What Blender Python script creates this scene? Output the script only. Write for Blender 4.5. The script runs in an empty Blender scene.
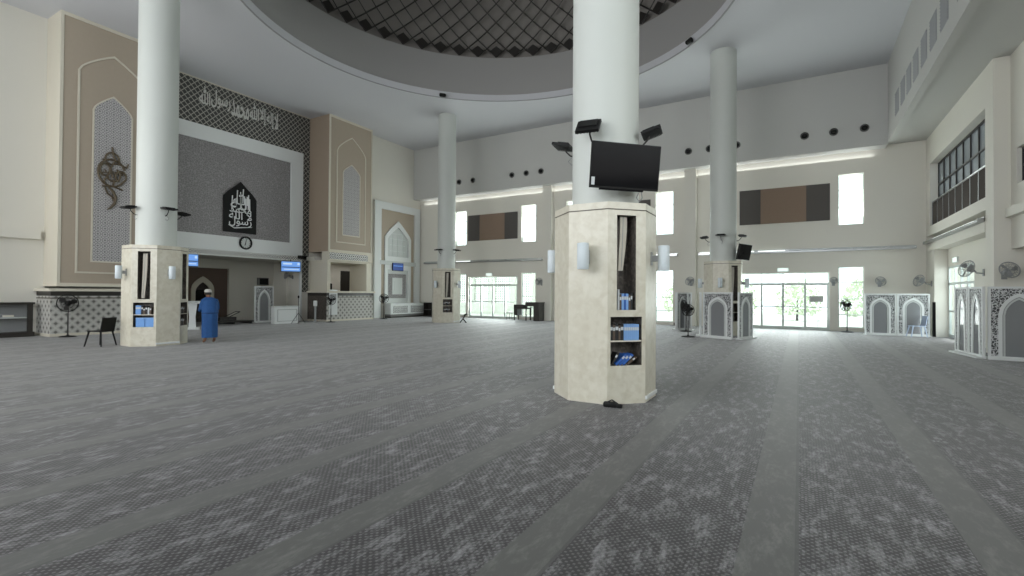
import bpy, bmesh, math, random
from mathutils import Vector, Matrix
random.seed(7)
PI = math.pi
R = math.radians
sc = bpy.context.scene
COL = sc.collection

# ------------------------------------------------------------------ camera, world, lights, exposure
cam_d = bpy.data.cameras.new('camera')
cam = bpy.data.objects.new('camera', cam_d); COL.objects.link(cam); sc.camera = cam
cam_d.sensor_width = 36.0; cam_d.lens = 36.0 * 492.23 / 1024.0
cam_d.clip_start = 0.05; cam_d.clip_end = 400
_y, _p, _r = R(30.226), R(0.654), R(0.3696)
_fw = Vector((-math.sin(_y) * math.cos(_p), math.cos(_y) * math.cos(_p), math.sin(_p)))
_rt = Vector((math.cos(_y), math.sin(_y), 0)); _up = _rt.cross(_fw)
_R2 = _rt * math.cos(_r) + _up * math.sin(_r); _U2 = -_rt * math.sin(_r) + _up * math.cos(_r)
cam.matrix_world = Matrix(((_R2.x, _U2.x, -_fw.x, 0), (_R2.y, _U2.y, -_fw.y, 0), (_R2.z, _U2.z, -_fw.z, 1.6), (0, 0, 0, 1)))

world = bpy.data.worlds.new('sky'); sc.world = world; world.use_nodes = True
bg = world.node_tree.nodes['Background']
bg.inputs[0].default_value = (0.86, 0.93, 1.0, 1); bg.inputs[1].default_value = 3.6
sc.view_settings.view_transform = 'Standard'; sc.view_settings.look = 'None'
sc.view_settings.gamma = 1.0; sc.view_settings.use_curve_mapping = False
sc.view_settings.exposure = 0.0

def area(name, loc, direction, sx, sy, power, col=(1, 1, 1), spread=180):
    l = bpy.data.lights.new(name, 'AREA'); l.shape = 'RECTANGLE'; l.size = sx; l.size_y = sy
    l.energy = power; l.color = col; l.spread = R(spread)
    o = bpy.data.objects.new(name, l); COL.objects.link(o); o.location = loc
    o.rotation_euler = Vector(direction).to_track_quat('-Z', 'Z').to_euler()
    return o
# daylight through the glazing: the long windows behind the camera, the right-hand windows, the far doors and windows; plus added fills
area('daylight_back_windows', (-10.5, -5.6, 5.4), (0.12, 1, 0.12), 14, 4.5, 560, (1.0, 0.985, 0.965), 125)
area('left_side_fill', (-23.0, -1.5, 4.6), (1, 0.35, -0.05), 7, 5, 520, (1.0, 0.98, 0.95))  # area light added at the left; the wall behind it has no windows
area('daylight_right_windows', (5.4, 4.3, 5.3), (-1, 0.1, 0.25), 4.5, 3.2, 260, (1.0, 0.985, 0.965))
for _n, _x, _w in (('a', -17, 3.6), ('b', -8.8, 3.6), ('c', -0.65, 3.6)):
    area('daylight_far_doors_' + _n, (_x, 27.6, 1.4), (0, -1, 0.7), _w, 2.4, 520, (0.985, 0.985, 1.0))
for _n, _x in (('a', -19.55), ('b', -14.4), ('c', -11.4), ('d', -6.2), ('e', -3.3), ('f', 2.0)):
    area('daylight_high_window_' + _n, (_x, 27.3, 5.9), (0, -1, 0.7), 0.9, 2.3, 90, (0.97, 1.0, 1.0))
area('daylight_side_door', (5.5, 23.6, 1.4), (-1, 0, 0.45), 3.2, 2.4, 70, (0.97, 1, 1))
area('gallery_fill', (6.0, 22.5, 7.15), (0, 0, -1), 1.6, 6, 190, (0.93, 0.98, 1))  # added fill that brightens the closed room behind the gallery glass
area('soffit_fill_strip', (-9.9, 26.6, 7.72), (0, -0.1, 1), 25.5, 0.12, 38, (0.97, 1.0, 1.0))  # unseen strip light added to brighten the soffit

# ------------------------------------------------------------------ node helpers and materials
def _nt(name):
    m = bpy.data.materials.new(name); m.use_nodes = True
    nt = m.node_tree; b = nt.nodes['Principled BSDF']
    return m, nt, b
def N(nt, t, **kw):
    n = nt.nodes.new(t)
    for k, v in kw.items(): setattr(n, k, v)
    return n
def math_(nt, op, a, b=None, c=None):
    n = nt.nodes.new('ShaderNodeMath'); n.operation = op
    for i, v in enumerate((a, b, c)):
        if v is None: continue
        if isinstance(v, (int, float)): n.inputs[i].default_value = v
        else: nt.links.new(v, n.inputs[i])
    return n.outputs[0]
def mixc(nt, f, a, b):
    n = nt.nodes.new('ShaderNodeMix'); n.data_type = 'RGBA'
    if isinstance(f, (int, float)): n.inputs[0].default_value = f
    else: nt.links.new(f, n.inputs[0])
    for i, v in ((6, a), (7, b)):
        if isinstance(v, tuple): n.inputs[i].default_value = (*v[:3], 1)
        else: nt.links.new(v, n.inputs[i])
    return n.outputs[2]
def ramp(nt, f, lo, hi):
    n = nt.nodes.new('ShaderNodeMapRange'); n.inputs[1].default_value = lo; n.inputs[2].default_value = hi
    nt.links.new(f, n.inputs[0]); return n.outputs[0]
def coords(nt, kind='Object'):
    n = nt.nodes.new('ShaderNodeTexCoord'); return n.outputs[kind]
def sep(nt, v):
    n = nt.nodes.new('ShaderNodeSeparateXYZ'); nt.links.new(v, n.inputs[0]); return n.outputs
def srgb(r, g, b):
    f = lambda c: (c / 255 / 12.92) if c / 255 <= 0.04045 else ((c / 255 + 0.055) / 1.055) ** 2.4
    return (f(r), f(g), f(b))

def plain(name, col, rough=0.6, metal=0.0, var=0.04, scale=3.0, bump=0.0, spec=0.5):
    m, nt, b = _nt(name)
    nz = N(nt, 'ShaderNodeTexNoise'); nz.inputs['Scale'].default_value = scale; nz.inputs['Detail'].default_value = 4
    nt.links.new(coords(nt), nz.inputs['Vector'])
    lo = tuple(max(0, c * (1 - var)) for c in col); hi = tuple(min(1, c * (1 + var)) for c in col)
    nt.links.new(mixc(nt, nz.outputs[0], lo, hi), b.inputs['Base Color'])
    b.inputs['Roughness'].default_value = rough; b.inputs['Metallic'].default_value = metal
    b.inputs['Specular IOR Level'].default_value = spec
    if bump:
        bp = N(nt, 'ShaderNodeBump'); bp.inputs['Strength'].default_value = bump; bp.inputs['Distance'].default_value = 0.01
        nt.links.new(nz.outputs[0], bp.inputs['Height']); nt.links.new(bp.outputs[0], b.inputs['Normal'])
    return m
def emit(name, col, strength, base=(0.02, 0.02, 0.02)):
    m, nt, b = _nt(name)
    b.inputs['Base Color'].default_value = (*base, 1)
    b.inputs['Emission Color'].default_value = (*col, 1); b.inputs['Emission Strength'].default_value = strength
    return m

def carpet():
    m, nt, b = _nt('carpet')
    co = coords(nt); s = sep(nt, co)
    # aisle stripes every 1.27 m along the prayer rows
    fx = math_(nt, 'FRACT', math_(nt, 'DIVIDE', math_(nt, 'ADD', s[0], 127.0 + 0.33), 1.27))
    stripe = math_(nt, 'LESS_THAN', fx, 0.33 / 1.27)
    # small woven lozenges
    k = 40.0
    a = math_(nt, 'PINGPONG', math_(nt, 'MULTIPLY', math_(nt, 'ADD', s[0], s[1]), k), 1.0)
    c = math_(nt, 'PINGPONG', math_(nt, 'MULTIPLY', math_(nt, 'SUBTRACT', s[0], s[1]), k), 1.0)
    dots = ramp(nt, math_(nt, 'MULTIPLY', a, c), 0.30, 0.55)
    # cloudy pale mottling, streaked along the rows
    mp = N(nt, 'ShaderNodeMapping'); mp.inputs['Scale'].default_value = (3.6, 1.35, 1); mp.inputs['Rotation'].default_value = (0, 0, 0.85)
    nt.links.new(co, mp.inputs[0])
    n1 = N(nt, 'ShaderNodeTexNoise'); n1.inputs['Scale'].default_value = 2.1; n1.inputs['Detail'].default_value = 10; n1.inputs['Roughness'].default_value = 0.74
    n1.inputs['Distortion'].default_value = 0.25
    nt.links.new(mp.outputs[0], n1.inputs['Vector'])
    n3 = N(nt, 'ShaderNodeTexNoise'); n3.inputs['Scale'].default_value = 7.5; n3.inputs['Detail'].default_value = 8; n3.inputs['Roughness'].default_value = 0.7
    nt.links.new(mp.outputs[0], n3.inputs['Vector'])
    cloud = ramp(nt, math_(nt, 'ADD', math_(nt, 'MULTIPLY', n1.outputs[0], 0.6), math_(nt, 'MULTIPLY', n3.outputs[0], 0.4)), 0.49, 0.62)
    n2 = N(nt, 'ShaderNodeTexNoise'); n2.inputs['Scale'].default_value = 1.1; n2.inputs['Detail'].default_value = 3
    nt.links.new(co, n2.inputs['Vector'])
    base = mixc(nt, dots, srgb(50, 48, 48), srgb(90, 88, 88))
    base = mixc(nt, math_(nt, 'MULTIPLY', cloud, 0.72), base, srgb(150, 149, 150))
    plainc = mixc(nt, cloud, srgb(86, 86, 83), srgb(108, 108, 104))
    edge = math_(nt, 'LESS_THAN', math_(nt, 'ABSOLUTE', math_(nt, 'SUBTRACT', fx, 0.252)), 0.010)
    colr = mixc(nt, stripe, base, plainc)
    colr = mixc(nt, math_(nt, 'MULTIPLY', edge, 0.5), colr, srgb(60, 60, 60))
    colr = mixc(nt, math_(nt, 'MULTIPLY', ramp(nt, n2.outputs[0], 0.35, 0.7), 0.18), colr, srgb(75, 75, 76))
    nt.links.new(colr, b.inputs['Base Color'])
    b.inputs['Roughness'].default_value = 0.62; b.inputs['Specular IOR Level'].default_value = 0.35
    b.inputs['Sheen Weight'].default_value = 0.25; b.inputs['Sheen Roughness'].default_value = 0.35
    bp = N(nt, 'ShaderNodeBump'); bp.inputs['Strength'].default_value = 0.35; bp.inputs['Distance'].default_value = 0.006
    nt.links.new(math_(nt, 'MULTIPLY', dots, math_(nt, 'SUBTRACT', 1.0, stripe)), bp.inputs['Height']); nt.links.new(bp.outputs[0], b.inputs['Normal'])
    return m

def marble(name, c1, c2, c3, rough=0.35, scale=2.4):
    m, nt, b = _nt(name); co = coords(nt)
    n1 = N(nt, 'ShaderNodeTexNoise'); n1.inputs['Scale'].default_value = scale; n1.inputs['Detail'].default_value = 8; n1.inputs['Roughness'].default_value = 0.6; n1.inputs['Distortion'].default_value = 1.2
    n2 = N(nt, 'ShaderNodeTexNoise'); n2.inputs['Scale'].default_value = scale * 3.3; n2.inputs['Detail'].default_value = 6; n2.inputs['Distortion'].default_value = 0.5
    nt.links.new(co, n1.inputs['Vector']); nt.links.new(co, n2.inputs['Vector'])
    c = mixc(nt, ramp(nt, n1.outputs[0], 0.35, 0.65), c1, c2)
    c = mixc(nt, ramp(nt, n2.outputs[0], 0.42, 0.70), c, c3)
    nt.links.new(c, b.inputs['Base Color']); b.inputs['Roughness'].default_value = rough
    return m

def lattice_mat(name, k, light, dark, width=0.16, dot=0.0, rough=0.6):
    """diagonal lattice on a vertical board lying in the object's local x-z plane"""
    m, nt, b = _nt(name); s = sep(nt, coords(nt))
    h = math_(nt, 'ADD', s[0], s[1])
    a = math_(nt, 'PINGPONG', math_(nt, 'MULTIPLY', math_(nt, 'ADD', h, s[2]), k), 0.5)
    c = math_(nt, 'PINGPONG', math_(nt, 'MULTIPLY', math_(nt, 'SUBTRACT', h, s[2]), k), 0.5)
    ln = math_(nt, 'LESS_THAN', math_(nt, 'MINIMUM', a, c), width)
    col = mixc(nt, ln, dark, light)
    if dot:
        dd = math_(nt, 'GREATER_THAN', math_(nt, 'MINIMUM', a, c), dot)
        col = mixc(nt, dd, col, tuple(x * 0.35 for x in dark))
    nt.links.new(col, b.inputs['Base Color']); b.inputs['Roughness'].default_value = rough
    return m
def star_mat(name, k, ground, ink, inklow=0.30, rough=0.6):
    """small eight point star repeat"""
    m, nt, b = _nt(name); s = sep(nt, coords(nt))
    h = math_(nt, 'ADD', s[0], s[1])
    ax = math_(nt, 'PINGPONG', math_(nt, 'MULTIPLY', h, k), 0.5); az = math_(nt, 'PINGPONG', math_(nt, 'MULTIPLY', s[2], k), 0.5)
    d1 = math_(nt, 'MAXIMUM', ax, az); d2 = math_(nt, 'MULTIPLY', math_(nt, 'ADD', ax, az), 0.707)
    d = math_(nt, 'MINIMUM', d1, d2)
    ring = math_(nt, 'LESS_THAN', math_(nt, 'ABSOLUTE', math_(nt, 'SUBTRACT', d, inklow)), 0.045)
    core = math_(nt, 'LESS_THAN', d, 0.13)
    bx = math_(nt, 'SUBTRACT', 0.5, ax); bz = math_(nt, 'SUBTRACT', 0.5, az)
    core2 = math_(nt, 'LESS_THAN', math_(nt, 'ADD', bx, bz), 0.14)
    f = math_(nt, 'MINIMUM', math_(nt, 'ADD', math_(nt, 'ADD', ring, core), core2), 1.0)
    nt.links.new(mixc(nt, f, ground, ink), b.inputs['Base Color']); b.inputs['Roughness'].default_value = rough
    return m
def arabesque_mat(name, scale, ground, ink, lo=0.05, hi=0.11, rough=0.6):
    """dense scrolling tracery"""
    m, nt, b = _nt(name); co = coords(nt)
    v = N(nt, 'ShaderNodeTexVoronoi', feature='DISTANCE_TO_EDGE'); v.inputs['Scale'].default_value = scale
    nz = N(nt, 'ShaderNodeTexNoise'); nz.inputs['Scale'].default_value = scale * 0.6
    nt.links.new(co, nz.inputs['Vector'])
    mx = N(nt, 'ShaderNodeMix', data_type='VECTOR'); mx.inputs[0].default_value = 0.12
    nt.links.new(co, mx.inputs[4]); nt.links.new(nz.outputs['Color'], mx.inputs[5]); nt.links.new(mx.outputs[1], v.inputs['Vector'])
    nt.links.new(mixc(nt, ramp(nt, v.outputs['Distance'], lo, hi), ground, ink), b.inputs['Base Color'])
    b.inputs['Roughness'].default_value = rough
    return m
def glass_mat(name, tint, gloss=0.12, dark=None):
    m = bpy.data.materials.new(name); m.use_nodes = True; nt = m.node_tree; nt.nodes.clear()
    out = N(nt, 'ShaderNodeOutputMaterial'); tr = N(nt, 'ShaderNodeBsdfTransparent'); gl = N(nt, 'ShaderNodeBsdfGlossy')
    tr.inputs[0].default_value = (*tint, 1); gl.inputs['Roughness'].default_value = 0.04; gl.inputs[0].default_value = (0.9, 0.9, 0.9, 1)
    mx = N(nt, 'ShaderNodeMixShader'); mx.inputs[0].default_value = gloss
    nt.links.new(tr.outputs[0], mx.inputs[1]); nt.links.new(gl.outputs[0], mx.inputs[2])
    last = mx.outputs[0]
    if dark:
        df = N(nt, 'ShaderNodeBsdfDiffuse'); df.inputs[0].default_value = (*dark[0], 1)
        m2 = N(nt, 'ShaderNodeMixShader'); m2.inputs[0].default_value = dark[1]
        nt.links.new(last, m2.inputs[1]); nt.links.new(df.outputs[0], m2.inputs[2]); last = m2.outputs[0]
    nt.links.new(last, out.inputs[0]); return m

GEN = None
M = {
 'carpet': carpet(),
 'wall': plain('painted_wall', srgb(224, 221, 211), 0.8, var=0.02, scale=0.6),
 'ceiling': plain('painted_ceiling', srgb(208, 209, 213), 0.85, var=0.02, scale=0.5),
 'bulkhead': plain('painted_bulkhead', srgb(196, 196, 192), 0.85, var=0.02, scale=0.5),
 'drum': plain('dome_drum_paint', srgb(168, 167, 165), 0.85, var=0.02, scale=0.5),
 'domeskin': plain('dome_boarding', srgb(136, 132, 127), 0.9, var=0.05, scale=1.0),
 'white': plain('white_paint', srgb(224, 227, 226), 0.55, var=0.015),
 'shaft': plain('column_paint', srgb(198, 202, 197), 0.5, var=0.015, scale=1.0),
 'marble': marble('cream_marble', srgb(206, 201, 184), srgb(214, 210, 195), srgb(199, 193, 175), 0.35, 2.6),
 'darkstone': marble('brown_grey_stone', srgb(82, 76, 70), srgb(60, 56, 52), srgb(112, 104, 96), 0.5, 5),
 'brown': plain('brown_panel', srgb(176, 163, 146), 0.7, var=0.03, scale=8),
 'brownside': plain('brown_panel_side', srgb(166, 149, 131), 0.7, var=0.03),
 'niche_brown': plain('niche_brown', srgb(104, 88, 78), 0.7, var=0.05),
 'cream': plain('cream_trim', srgb(214, 208, 192), 0.6, var=0.02),
 'greyarab': star_mat('grey_arabesque', 4.6, srgb(192, 189, 188), srgb(132, 130, 131), 0.32),
 'greyfine': arabesque_mat('fine_grey_arabesque', 12.0, srgb(158, 155, 155), srgb(128, 125, 126), 0.03, 0.12),
 'darklat': lattice_mat('dark_lattice', 3.6, srgb(168, 166, 158), srgb(66, 66, 64), 0.09),
 'counter': lattice_mat('counter_lattice', 3.3, srgb(196, 194, 188), srgb(178, 176, 170), 0.10, 0.30),
 'starband': star_mat('star_band', 3.4, srgb(224, 224, 220), srgb(60, 62, 62), 0.34),
 'screenpat': arabesque_mat('screen_floral', 17.0, srgb(206, 208, 208), srgb(64, 65, 66), 0.07, 0.13),
 'cabpat': star_mat('cabinet_fretwork', 4.4, srgb(210, 212, 210), srgb(50, 50, 50), 0.34),
 'black': plain('black_plastic', (0.010, 0.010, 0.010), 0.55, var=0.2, spec=0.2),
 'blackgloss': plain('black_gloss', (0.008, 0.008, 0.009), 0.12, var=0.1, spec=0.03),
 'darkmetal': plain('dark_metal', srgb(58, 56, 54), 0.45, 0.5),
 'lattice': plain('dome_lattice_bronze', srgb(34, 31, 28), 0.6, var=0.1),
 'grey': plain('grey_plastic', srgb(150, 152, 152), 0.5),
 'midgrey': plain('mid_grey', srgb(112, 112, 110), 0.6),
 'vent': plain('vent_grey', srgb(150, 151, 154), 0.7),
 'steel': plain('brushed_steel', srgb(170, 172, 172), 0.3, 0.9),
 'alu': plain('white_aluminium', srgb(196, 200, 198), 0.4, 0.1),
 'frame': plain('window_frame', srgb(214, 222, 218), 0.4),
 'panel_dark': plain('charcoal_fabric', srgb(92, 88, 85), 0.95, var=0.08, scale=30),
 'panel_brown': plain('brown_fabric', srgb(142, 122, 106), 0.95, var=0.08, scale=30),
 'lampwhite': plain('frosted_lamp', srgb(208, 217, 221), 0.4, var=0.01),
 'tube': emit('lit_tube', (0.93, 1.0, 0.97), 1.3, (0.8, 0.8, 0.8)),
 'exit': emit('exit_face', (0.85, 1.0, 0.92), 0.9, (0.5, 0.6, 0.55)),
 'exitgreen': emit('exit_letters', (0.1, 0.55, 0.3), 0.7, (0.02, 0.2, 0.1)),
 'screenblue': emit('screen_blue', srgb(112, 164, 238), 0.92),
 'screendark': emit('screen_dark_blue', srgb(38, 72, 140), 0.8),
 'screenwhite': emit('screen_white', srgb(196, 222, 250), 0.9),
 'screennavy': emit('screen_navy', srgb(24, 44, 96), 0.6),
 'glass': glass_mat('window_glass', (0.93, 0.97, 0.95), 0.08),
 'greyglass': glass_mat('grey_gallery_glass', (0.62, 0.66, 0.69), 0.15, (srgb(160, 166, 172), 0.45)),
 'balustrade': glass_mat('smoked_glass', (0.25, 0.24, 0.24), 0.10, (srgb(104, 98, 94), 0.6)),
 'screenglass': glass_mat('screen_glass', (0.42, 0.43, 0.44), 0.16, (srgb(158, 160, 163), 0.62)),
 'robe': plain('blue_cloth', srgb(36, 80, 134), 0.85, var=0.15, scale=14),
 'robeshade': plain('shaded_blue_cloth', srgb(28, 52, 92), 0.85, var=0.1, scale=14),
 'skin': plain('skin', srgb(134, 94, 70), 0.55),
 'cap': plain('white_cap', srgb(206, 204, 198), 0.8),
 'black_hair': plain('dark_hair', (0.01, 0.009, 0.008), 0.6),
 'wood_dark': plain('dark_wood', srgb(44, 40, 36), 0.45, var=0.15),
 'bookblue': plain('blue_book_cloth', srgb(48, 98, 178), 0.5),
 'bookpale': plain('pale_blue_book', srgb(128, 172, 226), 0.5),
 'booksky': plain('light_blue_box', srgb(110, 160, 222), 0.5),
 'bookwhite': plain('white_book', srgb(200, 204, 206), 0.5),
 'bookblack': plain('black_book', srgb(34, 34, 36), 0.5),
 'bookbrown': plain('brown_book', srgb(92, 78, 66), 0.5),
 'pages': plain('book_pages', srgb(216, 212, 198), 0.8),
 'beige': plain('beige_cloth', srgb(196, 190, 176), 0.8),
 'gold': plain('antique_bronze', srgb(96, 84, 66), 0.5, 0.3),
 'chairblue': plain('pale_blue_plastic', srgb(178, 192, 214), 0.45),
 'leaf': plain('foliage', srgb(214, 226, 198), 0.8, var=0.35, scale=6),
 'paving': plain('outdoor_paving', srgb(196, 196, 186), 0.8),
 'outwall': plain('outdoor_wall', srgb(206, 210, 200), 0.8),
 'groove': plain('dark_groove', srgb(96, 90, 80), 0.7),
 'sign': plain('grey_notice', srgb(206, 208, 204), 0.6),
 'glyph': plain('white_lettering', srgb(224, 226, 226), 0.6),
 'glyphgrey': plain('grey_lettering', srgb(206, 206, 202), 0.6),
 'dome_rim': plain('dome_rim_paint', srgb(160, 161, 162), 0.8),
}

# ------------------------------------------------------------------ mesh helpers
class B:
    def __init__(s): s.v = []; s.f = []; s.m = []
    def _add(s, vs, fs, m=0):
        o = len(s.v); s.v += [tuple(v) for v in vs]
        for f in fs: s.f.append(tuple(i + o for i in f)); s.m.append(m)
        return s
    def box(s, c, d, m=0, rot=None):
        x, y, z = d[0] / 2, d[1] / 2, d[2] / 2
        vs = [Vector(p) for p in ((-x, -y, -z), (x, -y, -z), (x, y, -z), (-x, y, -z), (-x, -y, z), (x, -y, z), (x, y, z), (-x, y, z))]
        if rot is not None: vs = [rot @ v for v in vs]
        c = Vector(c)
        return s._add([v + c for v in vs], [(0, 3, 2, 1), (4, 5, 6, 7), (0, 1, 5, 4), (1, 2, 6, 5), (2, 3, 7, 6), (3, 0, 4, 7)], m)
    def bb(s, x0, x1, y0, y1, z0, z1, m=0):
        return s.box(((x0 + x1) / 2, (y0 + y1) / 2, (z0 + z1) / 2), (abs(x1 - x0), abs(y1 - y0), abs(z1 - z0)), m)
    def bbox_bevel(s, x0, x1, y0, y1, z0, z1, r=0.01, m=0):
        """box with chamfered vertical and horizontal front edges"""
        bm = bmesh.new(); bmesh.ops.create_cube(bm, size=1)
        for v in bm.verts:
            v.co = Vector(((x0 + x1) / 2 + v.co.x * (x1 - x0), (y0 + y1) / 2 + v.co.y * (y1 - y0), (z0 + z1) / 2 + v.co.z * (z1 - z0)))
        bmesh.ops.bevel(bm, geom=bm.edges[:], offset=r, segments=2, affect='EDGES', profile=0.5)
        bm.verts.index_update()
        s._add([v.co.copy() for v in bm.verts], [tuple(v.index for v in f.verts) for f in bm.faces], m); bm.free(); return s
    def lathe(s, prof, n=24, c=(0, 0, 0), m=0, axis='z', cap=True):
        vs = []; fs = []; k = len(prof)
        for i in range(n):
            a = 2 * PI * i / n
            for r, z in prof:
                p = (r * math.cos(a), r * math.sin(a), z)
                if axis == 'x': p = (p[2], p[0], p[1])
                if axis == 'y': p = (p[0], p[2], -p[1]) if False else (p[1], p[2], p[0])
                vs.append((p[0] + c[0], p[1] + c[1], p[2] + c[2]))
        for i in range(n):
            j = (i + 1) % n
            for q in range(k - 1): fs.append((i * k + q, j * k + q, j * k + q + 1, i * k + q + 1))
        if cap:
            fs.append(tuple(i * k for i in reversed(range(n)))); fs.append(tuple(i * k + k - 1 for i in range(n)))
        return s._add(vs, fs, m)
    def tube(s, pts, r, n=6, m=0, closed=False):
        pts = [Vector(p) for p in pts]; L = len(pts); rs = r if isinstance(r, (list, tuple)) else [r] * L
        vs = []; fs = []; prev = None
        for i, p in enumerate(pts):
            if closed: d = pts[(i + 1) % L] - pts[i - 1]
            else: d = pts[min(i + 1, L - 1)] - pts[max(i - 1, 0)]
            d = d.normalized() if d.length > 1e-9 else Vector((0, 0, 1))
            if prev is None:
                up = Vector((0, 0, 1)) if abs(d.z) < 0.9 else Vector((1, 0, 0)); u = d.cross(up).normalized()
            else:
                u = (prev - d * prev.dot(d)); u = u.normalized() if u.length > 1e-6 else d.orthogonal().normalized()
            prev = u; w = d.cross(u)
            for k in range(n):
                a = 2 * PI * k / n; vs.append(p + (u * math.cos(a) + w * math.sin(a)) * rs[i])
        for i in range(L if closed else L - 1):
            j = (i + 1) % L
            for k in range(n):
                q = (k + 1) % n; fs.append((i * n + k, i * n + q, j * n + q, j * n + k))
        if not closed:
            fs.append(tuple(reversed(range(n)))); fs.append(tuple((L - 1) * n + k for k in range(n)))
        return s._add(vs, fs, m)
    def ring(s, c, R_, r, axis='y', n=28, k=5, m=0):
        pts = []
        for i in range(n):
            a = 2 * PI * i / n; x, y = R_ * math.cos(a), R_ * math.sin(a)
            pts.append({'y': (c[0] + x, c[1], c[2] + y), 'z': (c[0] + x, c[1] + y, c[2]), 'x': (c[0], c[1] + x, c[2] + y)}[axis])
        return s.tube(pts, r, k, m, True)
    def slab(s, pts, y0, y1, m=0):
        """extrude a polygon given in x-z between two depths"""
        n = len(pts); vs = [(p[0], y0, p[1]) for p in pts] + [(p[0], y1, p[1]) for p in pts]
        fs = [tuple(range(n)), tuple(reversed(range(n, 2 * n)))] + [(i, i + n, (i + 1) % n + n, (i + 1) % n) for i in range(n)]
        return s._add(vs, fs, m)
    def band(s, a, b, y0, y1, m=0, closed=False):
        """strip between two polylines in x-z with thickness y0..y1"""
        n = len(a); vs = []
        for y in (y0, y1):
            vs += [(p[0], y, p[1]) for p in a]; vs += [(p[0], y, p[1]) for p in b]
        fs = []
        for i in range(n if closed else n - 1):
            j = (i + 1) % n
            fs += [(i, j, n + j, n + i), (2 * n + i, 3 * n + i, 3 * n + j, 2 * n + j), (i, 2 * n + i, 2 * n + j, j), (n + i, n + j, 3 * n + j, 3 * n + i)]
        if not closed:
            fs += [(0, n, 3 * n, 2 * n), (n - 1, 3 * n - 1, 4 * n - 1, 2 * n - 1)]
        return s._add(vs, fs, m)
    def obj(s, name, mats, parent=None, loc=(0, 0, 0), rz=0.0, smooth=False):
        me = bpy.data.meshes.new(name); me.from_pydata(s.v, [], s.f)
        for mt in (mats if isinstance(mats, (list, tuple)) else [mats]): me.materials.append(M[mt] if isinstance(mt, str) else mt)
        me.polygons.foreach_set('material_index', s.m)
        bm = bmesh.new(); bm.from_mesh(me); bmesh.ops.recalc_face_normals(bm, faces=bm.faces); bm.to_mesh(me); bm.free()
        if smooth:
            me.polygons.foreach_set('use_smooth', [True] * len(me.polygons))
            me.set_sharp_from_angle(angle=R(38))
        me.update()
        o = bpy.data.objects.new(name, me); COL.objects.link(o); o.location = loc; o.rotation_euler = (0, 0, rz)
        if parent is not None: o.parent = parent
        return o

def tag(o, label, cat, group=None):
    o['label'] = label; o['category'] = cat
    if group: o['group'] = group
    return o
def thing(name, label, cat, loc=(0, 0, 0), rz=0.0, group=None):
    o = bpy.data.objects.new(name, None); COL.objects.link(o); o.empty_display_size = 0.1
    o.location = loc; o.rotation_euler = (0, 0, rz); return tag(o, label, cat, group)
def struct(o): o['kind'] = 'structure'; return o
def dup(root, loc=None, rz=None, label=None, group=None):
    kids = {}
    for o in list(COL.objects):
        if o.parent is not None: kids.setdefault(o.parent, []).append(o)
    def cp(o, par):
        c = o.copy(); COL.objects.link(c)
        if par is not None: c.parent = par
        for k in kids.get(o, []): cp(k, c)
        return c
    r = cp(root, None)
    if loc is not None: r.location = loc
    if rz is not None: r.rotation_euler = (0, 0, rz)
    if label: r['label'] = label
    if group: r['group'] = group
    return r

def arch_pts(xc, w, z0, zs, zp, n=12, flat=0.35):
    """outline of a pointed arch from bottom left over the peak to bottom right"""
    h = w / 2; pts = [(xc - h, z0), (xc - h, zs)]
    for i in range(1, n):
        t = i / n
        x = -h * (1 - t); z = zs + (zp - zs) * ((1 - flat) * t + flat * math.sqrt(1 - (1 - t) ** 2))
        pts.append((xc + x, z))
    pts.append((xc, zp))
    L = [(2 * xc - p[0], p[1]) for p in reversed(pts[:-1])]
    return pts + L
def rect_match(arch, xc, w, z0, z1):
    """rectangle outline with one point for each arch point"""
    n = len(arch); mid = n // 2; out = []
    zs = arch[1][1]
    for i, (x, z) in enumerate(arch):
        if i == 0: out.append((xc - w / 2, z0))
        elif i == n - 1: out.append((xc + w / 2, z0))
        else:
            k = min(i, n - 1 - i); sgn = -1 if i <= mid else 1
            t = (k - 1) / (mid - 1)                      # 0 at the spring, 1 at the peak
            if t < 0.34: q = (w / 2, zs + (z1 - zs) * t / 0.34)
            else: q = (w / 2 * (1 - (t - 0.34) / 0.66), z1)
            if k == 1: q = (w / 2, zs)
            out.append((xc + sgn * q[0], q[1]) if i != mid else (xc, z1))
    # put a point exactly in each top corner
    ks = [i for i in range(mid) if abs(out[i][1] - z1) < 1e-6]
    if ks:
        i = ks[0]; out[i] = (xc - w / 2, z1); out[n - 1 - i] = (xc + w / 2, z1)
    return out
def shrink(p, xc, d, zc=None):
    """move an arch outline inward by about d"""
    n = len(p); mid = n // 2; w = abs(p[0][0] - xc); out = []
    zp = p[mid][1]; z0 = p[0][1]; zs = p[1][1]
    k = (w - d) / w
    for i, (x, z) in enumerate(p):
        nx = xc + (x - xc) * k
        if i in (0, n - 1): nz = z0
        elif i in (1, n - 2): nz = zs
        else: nz = zs + (z - zs) * ((zp - zs - d * 1.25) / (zp - zs))
        out.append((nx, nz))
    return out
def closed_moulding(b, p, xc, d, y0, y1, m=0):
    """arch outline moulding closed along its foot"""
    q = shrink(p, xc, d)
    q[0] = (q[0][0], p[0][1] + d); q[-1] = (q[-1][0], p[-1][1] + d)
    b.band(p, q, y0, y1, m, closed=True); return q

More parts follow.
